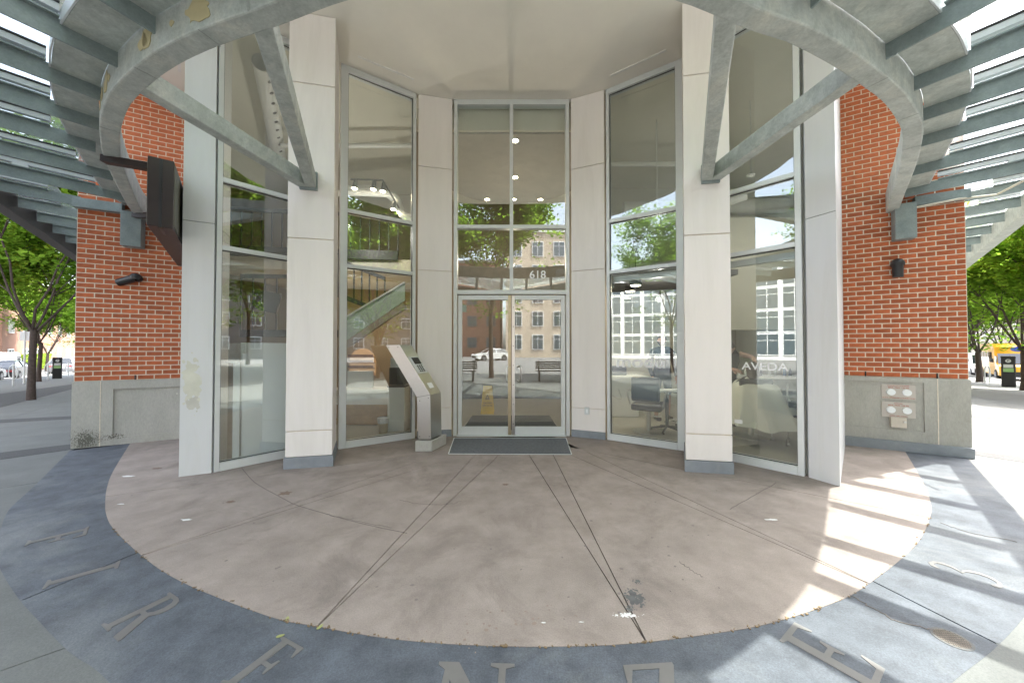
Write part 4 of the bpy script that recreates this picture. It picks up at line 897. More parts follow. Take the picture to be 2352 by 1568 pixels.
for k in (-1, 1): MB().box(((x0+x1)/2+k*.06, 6.245, .98), (.09, .012, .2)).build('door_panel', m_rub, t)
p = at(880, 989, 6.1); t = thing('waste_bin', 'round brass waste bin with clear bag beside the white cabinet', 'bin', (p.x, p.y, .005))
MB().lathe((p.x, p.y, .005), [(0, 0), (.075, 0), (.085, .2), (.08, .2), (.07, .01)], 20).build('bin_body', m_brass, t, smooth=True)
MB().lathe((p.x, p.y, .18), [(.088, 0), (.095, .06), (.1, .09), (.085, .1)], 20).build('bin_bag', M('clear bag', (.6, .62, .62), .4, var=.3, scale=20), t, smooth=True)
# right rooms
t = thing('ceiling_ducts', 'cream ducts and pipes under the ceiling behind the right windows', 'duct', (3, 7, 5))
MB().tube([(1.9, 6.9, 5.15), (4.6, 6.9, 5.15)], .05, 12).build('pipe', m_duct, t, smooth=True)
MB().tube([(1.8, 8.3, 3.9), (3.0, 7.6, 4.15), (4.6, 6.8, 4.5)], .11, 16).build('duct_run', m_duct, t, smooth=True)
MB().tube([(2.5, 7.8, 4.6), (6.0, 7.6, 4.6)], .16, 18).build('duct_run', m_duct, t, smooth=True)
MB().tube([(2.5, 8.6, 3.5), (4.4, 8.2, 3.45)], .09, 14).build('duct_run', m_duct, t, smooth=True)
for k, (u, v, Y) in enumerate(((1510, 560, 6.4), (1725, 402, 5.9))):
    p = at(u, v, Y); s_ = thing('ceiling_sensor', ['small round device on a thin rod behind the inner right window', 'small round device on a thin rod behind the outer right window'][k], 'device', tuple(p), 'ceiling devices')
    MB().cyl(p, (p.x, p.y, ZC-.03), .008, n=6).build('rod', m_duct, s_); MB().lathe(p, [(0, -.03), (.05, -.02), (.07, 0), (.03, .03), (0, .03)], 14).build('disc', m_duct, s_)
for k, (u, v, Y) in enumerate(((1460, 650, 6.3), (1447, 664, 6.9), (1438, 680, 7.5))):
    p = at(u, v, Y); s_ = thing('pendant_lamp', ['nearest black drum pendant lamp, lit, behind the inner right window', 'middle black drum pendant lamp behind the nearest one', 'farthest and lowest looking black drum pendant lamp'][k], 'light', tuple(p), 'black drum pendant lamps')
    MB().cyl(p, (p.x, p.y, p.z+.6), .005, n=6).build('cord', m_rub, s_); MB().lathe(p, [(.0, .07), (.1, .06), (.11, 0), (.1, -.05), (.085, -.04)], 20).build('shade', m_black, s_, smooth=True); MB().cyl(p+Vector((0, 0, -.035)), p+Vector((0, 0, -.045)), .085, n=18).build('lens', m_lamp, s_)
lamp_light((2.9, 6.9, 2.45), 5, (1, .95, .85)); lamp_light((4.6, 6.0, 3.4), 2.5, (1, .97, .9))
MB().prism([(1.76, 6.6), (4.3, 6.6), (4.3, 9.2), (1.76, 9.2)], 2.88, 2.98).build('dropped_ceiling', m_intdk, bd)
MB().prism([(4.5, 7.2), (7.0, 7.2), (7.0, 7.4), (4.5, 7.4)], 1.86, 4.2).build('cream_bulkhead', m_cream, bd)
MB().prism([(4.6, 8.7), (5.6, 8.7), (5.6, 8.74), (4.6, 8.74)], .9, 2.6).build('mirror', M('olive wall mirror', (.22, .2, .14), .3), bd)
def wheelbase(c, r, n, par, col):
    mb = MB()
    for k in range(n):
        a = 2*math.pi*k/n+.3; e = Vector((c[0]+r*math.cos(a), c[1]+r*math.sin(a), .055)); mb.tube([(c[0], c[1], .1), ((c[0]+e.x)/2, (c[1]+e.y)/2, .08), e], .018, 8)
    mb.build('star_base', col, par)
    for k in range(n):
        a = 2*math.pi*k/n+.3; MB().cyl((c[0]+r*math.cos(a)-.012, c[1]+r*math.sin(a), .03), (c[0]+r*math.cos(a)+.012, c[1]+r*math.sin(a), .03), .026, n=12).build('castor', m_black, par)
def salon_chair(x, y, lab, rot):
    t = thing('salon_chair', lab, 'chair', (x, y, 0), 'hydraulic salon chairs'); cs, sn = math.cos(rot), math.sin(rot); P = lambda a, b, z: (x+a*cs-b*sn, y+a*sn+b*cs, z)
    MB().lathe((x, y, .005), [(0, .03), (.2, .03), (.27, .012), (.27, 0)], 28).build('round_base', m_ss, t, smooth=True); MB().cyl((x, y, .03), (x, y, .4), .04, n=16).build('piston', m_ss, t, smooth=True)
    MB().box(P(0, 0, .46), (.5, .5, .12), rot).build('seat', m_black, t, bevel=.03); MB().box(P(0, .27, .78), (.46, .09, .42), rot).build('backrest', m_black, t, bevel=.03)
    for s_ in (-1, 1): MB().tube(catmull([P(s_*.27, .2, .5), P(s_*.31, .22, .7), P(s_*.31, -.05, .72), P(s_*.29, -.22, .5)], 5), .014, 8).build('armrest', m_ss, t, smooth=True)
    MB().tube([P(-.15, -.25, .45), P(-.15, -.45, .2), P(.15, -.45, .2), P(.15, -.25, .45)], .012, 8).build('footrest', m_ss, t)
    return t
salon_chair(2.42, 6.2, 'black salon chair on a round chrome base behind the inner right window', 2.6)
salon_chair(4.0, 5.85, 'salon chair mostly hidden under the white cape', 2.8)
t = thing('work_table', 'small black table with grey top and castors behind the inner right window', 'table', (2.75, 6.15, 0))
MB().box((2.75, 6.2, .735), (.55, .35, .03), -.1).build('tabletop', m_alum, t, bevel=.006); MB().cyl((2.75, 6.2, .1), (2.75, 6.2, .72), .03, n=10).build('pedestal', m_black, t); wheelbase((2.75, 6.2), .27, 5, t, m_black)
t = thing('stylist_stool', 'chrome stool on castors behind the black table', 'stool', (3.25, 6.8, 0))
MB().lathe((3.25, 6.8, .62), [(0, .05), (.17, .04), (.18, 0), (0, 0)], 20).build('seat', m_black, t, smooth=True); MB().cyl((3.25, 6.8, .1), (3.25, 6.8, .62), .018, n=10).build('column', m_ss, t); wheelbase((3.25, 6.8), .24, 5, t, m_ss)
t = thing('wash_counter', 'white counter with basin hose behind the black chair', 'counter', (2.2, 7.6, 0))
MB().box((2.35, 7.75, .42), (.75, .5, .82)).build('body', m_white, t, bevel=.005); MB().box((2.4, 7.7, .86), (1.0, .62, .05)).build('worktop', m_white, t, bevel=.005); MB().box((2.3, 7.8, .98), (.45, .3, .2)).build('basin', m_black, t, bevel=.03); MB().tube(catmull([(2.0, 7.42, .7), (2.1, 7.38, .5), (2.3, 7.36, .42), (2.25, 7.38, .62)], 5), .012, 8).build('hose', m_alum, t)
t = thing('side_counter', 'grey counter along the wall behind the caped client', 'counter', (5.2, 7.2, 0))
MB().box((5.3, 7.6, .42), (2.2, .45, .82)).build('body', M('grey counter', (.3, .28, .26), .5), t); MB().box((5.3, 7.55, .86), (2.3, .55, .04)).build('worktop', m_white, t)
for k in range(9):
    x = 4.9+k*.16; hh = random.uniform(.12, .26); tag(MB().lathe((x, 7.5+.05*(k % 2), .882), [(0, 0), (.028, 0), (.028, hh*.7), (.012, hh*.8), (.012, hh), (0, hh)], 12).build('bottle', [m_white, m_glass, M('blue bottle', (.15, .25, .4), .3), m_black][k % 4] if k % 4 != 1 else M('clear bottle', (.6, .65, .62), .15), smooth=True),
        ['white bottle leftmost on the side counter', 'clear water bottle beside the leftmost white one', 'blue bottle third from the left on the side counter', 'black bottle fourth from the left on the side counter', 'white bottle in the middle of the side counter row', 'clear bottle right of the middle on the side counter', 'blue bottle third from the right on the side counter', 'black bottle second from the right on the side counter', 'white bottle rightmost on the side counter'][k], 'bottle', 'bottles on the side counter')
t = thing('salon_trolley', 'black tiered trolley on chrome castors behind the outer right window', 'trolley', (4.25, 5.35, 0))
tx, ty = 4.3, 5.45
for sx in (-.13, .13):
    for sy in (-.16, .16): MB().tube([(tx+sx, ty+sy, .07), (tx+sx, ty+sy, .92)], .011, 8).build('upright', m_ss, t); MB().lathe((tx+sx, ty+sy, .035), [(0, -.03), (.022, -.02), (.03, 0), (.022, .02), (0, .03)], 12).build('castor', m_ss, t, smooth=True)
for z in (.42, .62, .8): MB().box((tx, ty, z), (.25, .3, .08)).build('tray', m_black, t, bevel=.008)
# people
def figure(name, label, joints, edges, rad, mat, loc, parent=None):
    me = bpy.data.meshes.new(name); me.from_pydata([tuple(Vector(j)) for j in joints], edges, []); o = bpy.data.objects.new(name, me); C.objects.link(o)
    sk = o.modifiers.new('skin', 'SKIN'); me.skin_vertices.new() if not me.skin_vertices else None
    for v, r_ in zip(me.skin_vertices[0].data, rad): v.radius = (r_, r_) if not isinstance(r_, tuple) else r_
    me.skin_vertices[0].data[0].use_root = True
    sb = o.modifiers.new('sub', 'SUBSURF'); sb.levels = 2; sb.render_levels = 2
    dg = bpy.context.evaluated_depsgraph_get(); m2 = bpy.data.meshes.new_from_object(o.evaluated_get(dg)); bpy.data.objects.remove(o)
    for p in m2.polygons: p.use_smooth = True
    m2.materials.clear(); m2.materials.append(mat); o = bpy.data.objects.new(name, m2); C.objects.link(o); o.location = loc if parent is None else Vector(loc)-Vector(parent.get('_o', (0, 0, 0)))
    if parent: o.parent = parent
    return o
def hand(par, wrist, direction, mat):
    w_ = Vector(wrist); d = Vector(direction).normalized(); s_ = d.orthogonal().normalized(); mb = MB(); mb.tube([w_, w_+d*.04, w_+d*.085], .03, 8, rs=[.024, .034, .03])
    for k in range(4):
        b_ = w_+d*.08+s_*(-.024+k*.016); L = (.055, .07, .075, .06)[k]; n_ = d.cross(s_); mb.tube([b_, b_+d*L*.5, b_+d*L*.85+n_*.015, b_+d*L+n_*.03], .008, 6, rs=[.009, .008, .0075, .006])
    b_ = w_+d*.03+s_*.03; mb.tube([b_, b_+s_*.03+d*.03, b_+s_*.035+d*.055], .01, 6, rs=[.011, .01, .008]); mb.build('hand', mat, par, smooth=True)
def head(par, c, look, haircol, long_=0.):
    c = Vector(c); f = Vector(look).normalized(); m_ = f.to_track_quat('Y', 'Z').to_matrix(); mb = MB()
    def P(x, y, z): return c+m_ @ Vector((x, y, z))
    bm = bmesh.new(); bmesh.ops.create_uvsphere(bm, u_segments=20, v_segments=14, radius=1)
    vs = []; 
    for v in bm.verts:
        x, y, z = v.co; k = 1-.22*max(0, -z); vs.append(P(x*.075*k, y*.095*k+(.012 if z < -.3 else 0), z*.115))
    mb.add(vs, [tuple(v.index for v in fc.verts) for fc in bm.faces]); bm.free(); mb.build('head_skin', m_skin, par, smooth=True)
    MB().add([P(-.012, .09, -.02), P(.012, .09, -.02), P(0, .115, -.018), P(0, .088, .025), P(0, .09, -.03)], [(0, 2, 3), (2, 1, 3), (0, 4, 2), (4, 1, 2)]).build('nose', m_skin, par)
    for s_ in (-1, 1):
        MB().lathe(P(s_*.03, .086, .012), [(0, .006), (.009, .003), (.01, 0), (0, -.004)], 8).build('eye', m_black, par); MB().lathe(P(s_*.076, 0, -.005), [(0, .03), (.012, .015), (.014, -.01), (0, -.03)], 8).build('ear', m_skin, par)
    MB().box(P(0, .09, -.05), (.045, .008, .01), 0, m_).build('mouth', M('lips', (.4, .15, .12), .5), par)
    mb = MB(); rings = []
    bm = bmesh.new(); bmesh.ops.create_uvsphere(bm, u_segments=22, v_segments=14, radius=1); vs = []
    for v in bm.verts:
        x, y, z = v.co; zz = z*.125+.012; yy = y*.105-.015
        if z < 0: zz = z*(.08+long_); yy = min(yy, .02)-.02
        vs.append(P(x*.088, yy, zz))
    mb.add(vs, [tuple(v.index for v in fc.verts) for fc in bm.faces if not (fc.calc_center_median().y > .25 and fc.calc_center_median().z < .35)]); bm.free(); mb.build('hair', haircol, par, smooth=True)
# client with cape
cx_, cy_ = 4.0, 5.85
t = thing('person', 'long haired client seated under a white salon cape', 'person', (cx_, cy_, 0))
figure('body', '', [(0, 0, .55), (0, .02, .75), (0, .03, .93), (0, .02, 1.02), (-.18, .02, .9), (-.24, .12, .7), (.18, .02, .9), (.24, .12, .7), (-.1, .25, .55), (-.12, .42, .52), (-.12, .44, .12), (.1, .25, .55), (.12, .42, .52), (.12, .44, .12)],
       [(0, 1), (1, 2), (2, 3), (2, 4), (4, 5), (2, 6), (6, 7), (0, 8), (8, 9), (9, 10), (0, 11), (11, 12), (12, 13)], [.15, .13, .1, .05, .06, .045, .06, .045, .085, .06, .045, .085, .06, .045], m_cloth, (cx_, cy_, 0), t)
head(t, (cx_, cy_-.04, 1.13), (.35, 1, -.1), m_hair, .30)
mb = MB(); n_ = 56
rings = []
for k, (z, r_, am) in enumerate(((1.0, .07, .0), (.97, .14, .02), (.92, .27, .03), (.82, .36, .04), (.7, .40, .06), (.55, .44, .09), (.4, .48, .11), (.27, .52, .13))):
    rings.append([(cx_+(r_*(1+am*math.sin(j*2*math.pi/n_*9+k*.15)))*math.cos(j*2*math.pi/n_), cy_-.06*k*.6+(r_*(1+am*math.sin(j*2*math.pi/n_*9+k*.15)))*math.sin(j*2*math.pi/n_), z+.02*math.sin(j*2*math.pi/n_*4)) for j in range(n_)])
vs = [p for r_ in rings for p in r_]; fs = [(k*n_+j, k*n_+(j+1) % n_, (k+1)*n_+(j+1) % n_, (k+1)*n_+j) for k in range(len(rings)-1) for j in range(n_)]
mb.add(vs, fs).build('cape', m_cape, t, smooth=True)
# stylist bending over the client
sx_, sy_ = 4.0, 6.45
t = thing('person', 'stylist in a black short sleeved top bending over the client\'s hair', 'person', (sx_, sy_, 0))
figure('body', '', [(0, .1, .95), (0, .02, 1.15), (-.05, -.12, 1.33), (-.1, -.2, 1.42), (-.22, -.12, 1.36), (.1, -.16, 1.38), (.12, .12, .9), (.13, .1, .5), (.13, .14, .08), (.13, .0, .05), (-.12, .12, .9), (-.13, .1, .5), (-.13, .14, .08), (-.13, .0, .05)],
       [(0, 1), (1, 2), (2, 3), (2, 4), (2, 5), (0, 6), (6, 7), (7, 8), (8, 9), (0, 10), (10, 11), (11, 12), (12, 13)], [.15, .14, .13, .055, .075, .075, .1, .065, .045, .04, .1, .065, .045, .04], m_cloth, (sx_, sy_, 0), t)
for pts in ([(.1, -.16, 1.38), (.28, -.28, 1.3), (.14, -.48, 1.16)], [(-.22, -.12, 1.36), (-.36, -.25, 1.2), (-.2, -.45, 1.12)]):
    q = [Vector(p)+Vector((sx_, sy_, 0)) for p in pts]; MB().tube(catmull(q, 5), .04, 10, rs=list(np.linspace(.05, .026, 11))).build('arm', m_skin, t, smooth=True); hand(t, q[-1], q[-1]-q[-2], m_skin)
head(t, (sx_-.2, sy_-.36, 1.48), (-.25, -.75, -.7), m_hair, .02)
# third person at the far station
t = thing('person', 'person in black clothes standing behind the small table, lower body visible', 'person', (3.1, 7.2, 0))
figure('body', '', [(0, 0, .95), (0, 0, 1.2), (0, 0, 1.42), (0, 0, 1.52), (-.2, 0, 1.42), (-.26, .02, 1.12), (-.24, -.1, .9), (.2, 0, 1.42), (.26, .02, 1.12), (.24, -.1, .9), (-.1, 0, .9), (-.12, 0, .5), (.1, 0, .9), (.12, 0, .5)],
       [(0, 1), (1, 2), (2, 3), (2, 4), (4, 5), (5, 6), (2, 7), (7, 8), (8, 9), (0, 10), (10, 11), (0, 12), (12, 13)], [.15, .13, .13, .055, .07, .048, .035, .07, .048, .035, .1, .075, .1, .075], m_cloth, (3.1, 7.2, 0), t)
for s_ in (-1, 1):
    MB().tube([(3.1+s_*.12, 7.2, .52), (3.1+s_*.12, 7.21, .3), (3.1+s_*.12, 7.22, .1)], .05, 10, rs=[.055, .052, .035]).build('calf', m_skin, t, smooth=True); MB().box((3.1+s_*.12, 7.16, .05), (.09, .25, .09)).build('shoe', m_black, t, bevel=.03); hand(t, (3.1+s_*.24, 7.1, .9), (0, -.3, -1), m_skin)
head(t, (3.1, 7.2, 1.64), (-.2, -1, -.3), m_hair, .05)
# ------------------------------------------------------------ trees
def make_tree(h, cr, z0, seed, leaf=.13, nleaf=14000, fork=.3, tr=.11):
    rs = random.Random(seed); rg = np.random.default_rng(seed); tb = MB(); tips = []
    def limb(p, d, L, r_, lv):
        pts = [p]; q = Vector(p); dd = Vector(d).normalized(); n = 5
        for k in range(n):
            dd = (dd+Vector((rs.gauss(0, .09), rs.gauss(0, .09), .06))).normalized(); q = q+dd*L/n; pts.append(q.copy())
        tb.tube(pts, r_, 8 if lv < 2 else 5, rs=[r_*(1-.55*k/n) for k in range(n+1)])
        if lv >= 1: tips.extend(pts[2:])
        if lv < 3:
            for k in range(4 if lv == 0 else 4):
                b_ = pts[rs.randint(2, n)]; a = rs.random()*6.28; sp_ = rs.uniform(.5, 1.1); limb(b_, (dd+Vector((math.cos(a)*sp_, math.sin(a)*sp_, rs.uniform(-.1, .35)))), L*rs.uniform(.5, .75), r_*.5, lv+1)
    tb.tube([(0, 0, -.1), (rs.gauss(0, .02), 0, .5), (rs.gauss(0, .04), rs.gauss(0, .04), h*fork)], tr, 12, rs=[tr*1.25, tr, tr*.85])
    for k in range(5):
        a = k*1.257+rs.random(); limb(Vector((0, 0, h*fork*(.92+.02*k))), (math.cos(a)*.55, math.sin(a)*.55, 1), h*.42, tr*.4, 0)
    cents = []
    for tpt in tips: cents.append((tpt.x, tpt.y, tpt.z))
    for k in range(60):
        a = rs.random()*6.28; u = rs.random()**.5; z = z0+(h-z0)*rs.random(); rr = cr*math.sqrt(max(.05, 1-((z-(z0+h)/2)/((h-z0)/2))**2)); cents.append((rr*u*math.cos(a), rr*u*math.sin(a), z))
    cents = np.array(cents); cents = cents[cents[:, 2] > z0-.1]
    rho = np.hypot(cents[:, 0], cents[:, 1]); cents = cents[rho < cr*1.08]
    idx = rg.integers(0, len(cents), nleaf); c = cents[idx]+rg.normal(0, 1, (nleaf, 3))*np.array([.3, .3, .12])
    c[:, 2] = np.maximum(c[:, 2], z0-.2)
    nrm = rg.normal(0, .55, (nleaf, 3)); nrm[:, 2] = np.abs(rg.normal(1, .3, nleaf)); nrm /= np.linalg.norm(nrm, axis=1)[:, None]
    t1 = np.cross(nrm, rg.normal(0, 1, (nleaf, 3))); t1 /= np.linalg.norm(t1, axis=1)[:, None]; t2 = np.cross(nrm, t1); s_ = (leaf*rg.uniform(.6, 1.25, nleaf))[:, None]
    V = np.stack([c-t1*s_*.6, c-t2*s_*.42, c+t1*s_*.6, c+t2*s_*.42], 1).reshape(-1, 3)
    me = bpy.data.meshes.new('crown'); me.from_pydata(V.tolist(), [], np.arange(nleaf*4).reshape(-1, 4).tolist()); me.update()
    return tb, me
protos = {}
def tree(x, y, kind, rot, label, group, s=1., lm=None):
    z = gz(x, y)
    if kind not in protos:
        spec = dict(maple=(8.6, 4.6, 2.9, 3, .16, 30000, .26, .09), low=(8.8, 4.3, 2.0, 11, .17, 26000, .2, .13), back=(9.8, 4.2, 3.3, 5, .16, 30000, .36, .12))[kind]
        tb, cm = make_tree(*spec); t = thing('tree', label, 'tree', (0, 0, 0)); a_ = tb.build('trunk', m_bark, t, smooth=True); cm.materials.append(m_leaf)
        b_ = bpy.data.objects.new('crown', cm); C.objects.link(b_); b_.parent = t; protos[kind] = t
    else: t = copy_tree(protos[kind])
    t.location = (x, y, z-.02); t.rotation_euler = (0, 0, rot); t.scale = (s, s, s); t['label'] = label; t['group'] = group
    return t
gL, gR, gB = 'street trees on the left pavement', 'street trees on the right pavement', 'street trees behind the viewpoint'
p = gp(71, 918); tree(p.x, p.y, 'maple', .4, 'nearest dark trunked street tree on the left pavement', gL)
p = gp(89, 876); tree(p.x, p.y, 'maple', 2.1, 'second left street tree just right of the nearest trunk', gL, 1.05)
tree(-32.5, 29, 'low', 1.2, 'third left street tree partly hidden by the brick wall', gL, 1.0)
tree(-21.5, 12.2, 'low', 4.4, 'left street tree whose crown fills the picture edge', gL, .95)
tree(-60, 45, 'low', 0.4, 'far sunlit tree across the left street', gL, 1.2); tree(-58, 49, 'low', 3.0, 'far sunlit tree beside the brick wall edge on the left street', gL, 1.2)
p = gp(2250, 877); tree(p.x, p.y, 'low', .9, 'right street tree with its trunk in front of the yellow bus', gR, 1.0)
p = gp(2354, 896); tree(p.x, p.y, 'low', 2.7, 'nearest right street tree at the picture edge', gR, .95)
tree(18.7, 11.5, 'low', 3.9, 'close right street tree with sunlit leaves overhanging the picture edge', gR, .8); tree(40, 31, 'low', 5.1, 'right street tree behind the bus', gR, 1.15); tree(50, 35.5, 'low', 1.1, 'far right street tree across the road', gR, 1.3); tree(55, 42, 'low', 4.1, 'farthest right street tree beside the brick corner', gR, 1.4)
tree(-1.0, -5.2, 'back', .3, 'tree behind the viewpoint mirrored in the door glass', gB, .95); tree(7.3, -3.6, 'back', 1.9, 'tree at the right kerb mirrored in the left windows', gB, .9)
tree(11.5, -7.5, 'low', 3.3, 'low tree across the road mirrored in the left windows', gB, 1.); tree(17, -4, 'low', 4.0, 'tree on the far right corner mirrored in the outer left window', gB, 1.2); tree(16.5, -12.5, 'low', 2.2, 'second tree across the road mirrored in the left windows', gB, 1.25); tree(12.5, -3.6, 'back', 2.7, 'tall tree at the right kerb mirrored in the inner left window', gB, 1.0); tree(27, -14, 'back', 4.2, 'tall tree across the road mirrored in the outer left window', gB, 1.3); tree(23, -9, 'low', 5.2, 'third tree across the road mirrored in the left windows', gB, 1.3); tree(22, -18, 'low', 1.2, 'farthest tree across the road mirrored in the left windows', gB, 1.4)
tree(-10, -8.5, 'back', 5.2, 'tree at the left kerb mirrored in the right windows', gB, .85); tree(-16, -30, 'low', .1, 'far tree across the junction mirrored in the door', gB, 1.1)
# hedge and street furniture
p = gp(20, 850)
hx, hy = -66, 46
V = rng.uniform(-1, 1, (9000, 3))*np.array([12, .8, 1.1]); rot = math.atan2(SL.y, SL.x); cr_, sr_ = math.cos(rot), math.sin(rot)
c = np.stack([hx+V[:, 0]*cr_-V[:, 1]*sr_, hy+V[:, 0]*sr_+V[:, 1]*cr_, gz(hx, hy)+1.0+V[:, 2]], 1); t1 = rng.normal(0, 1, (9000, 3)); t1 /= np.linalg.norm(t1, axis=1)[:, None]; t2 = np.cross(t1, rng.normal(0, 1, (9000, 3))); t2 /= np.linalg.norm(t2, axis=1)[:, None]
VV = np.stack([c-t1*.14, c-t2*.1, c+t1*.14, c+t2*.1], 1).reshape(-1, 3); tag(MB().add(VV.tolist(), np.arange(36000).reshape(-1, 4).tolist()).build('hedge', m_leaf2), 'clipped bright green hedge before the brick houses on the left', 'hedge')
def bike_rack(u, v, lab, hh=1.0, closed=True):
    p = gp(u, v); t = thing('bike_rack', lab, 'bike rack', tuple(p), 'steel hoop bike racks'); m_ = m_alum
    if closed:
        MB().cyl(p, p+Vector((0, 0, hh)), .035, n=10).build('post', m_, t, smooth=True)
        MB().tube([p+Vector((.16*math.cos(a), .06*math.cos(a), hh*.62+.36*math.sin(a))) for a in np.linspace(0, 2*math.pi, 25)], .022, 8).build('ring', m_, t, smooth=True)
    else: MB().tube(catmull([p+Vector((-.14, 0, 0)), p+Vector((-.14, 0, hh*.7)), p+Vector((-.08, 0, hh*.96)), p+Vector((.08, 0, hh*.96)), p+Vector((.14, 0, hh*.7)), p+Vector((.14, 0, 0))], 5), .03, 8).build('hoop', m_, t, smooth=True)
bike_rack(30, 886, 'leftmost ring bike rack behind the silver car', 1.1); bike_rack(110, 872, 'ring bike rack left of the parking meter', 1.1); bike_rack(157, 864, 'ring bike rack right of the parking meter by the brick wall', 1.1); bike_rack(2268, 879, 'grey hoop bike rack in front of the yellow bus', .95, False)
def pay(u, v, lab, face, hh):
    p = gp(u, v); t = thing('parking_meter', lab, 'parking meter', tuple(p), 'parking pay stations'); rz = math.atan2(-p.x, p.y)*-1.0
    rz = math.atan2(p.x, -p.y)+0; d = -Vector((p.x, p.y, 0)).normalized(); s_ = Vector((-d.y, d.x, 0)); rzz = math.atan2(s_.y, s_.x)
    MB().box(p+Vector((0, 0, hh*.5)), (.42, .34, hh), rzz).build('cabinet', m_black, t, bevel=.03); MB().box(p+Vector((0, 0, hh*.97)), (.44, .36, .1), rzz).build('top_cap', m_rub, t, bevel=.03)
    f = p+d*.175
    MB().cyl(f+Vector((0, 0, hh*.85)), f+d*.01+Vector((0, 0, hh*.85)), .085, n=20).build('badge', m_alum, t); text('P', .13, m_black, t, f+d*.013+Vector((0, 0, hh*.85)), (math.pi/2, 0, rzz+math.pi if s_.x < 0 else rzz))
    MB().box(f+Vector((0, 0, hh*.68)), (.28, .012, .16), rzz).build('panel', m_alum, t); MB().box(f+Vector((0, 0, hh*.55)), (.3, .012, .18), rzz).build('tariff_plate', M('green plate', (.3, .5, .2), .5), t)
pay(131, 869, 'black parking pay station on the left street between two ring racks', 0, 1.45); pay(2317, 888, 'black parking pay station on the right street before the dark car', 0, 1.5)
p = gp(55, 881); t = thing('sign_pole', 'grey signpost with small white parking sign beside the left trunk', 'sign', tuple(p)); MB().cyl(p, p+Vector((0, 0, 2.9)), .04, n=10).build('pole', m_alum, t)
MB().box(p+Vector((0, 0, 2.6)), (.35, .02, .5), .9).build('sign_plate', m_white, t)
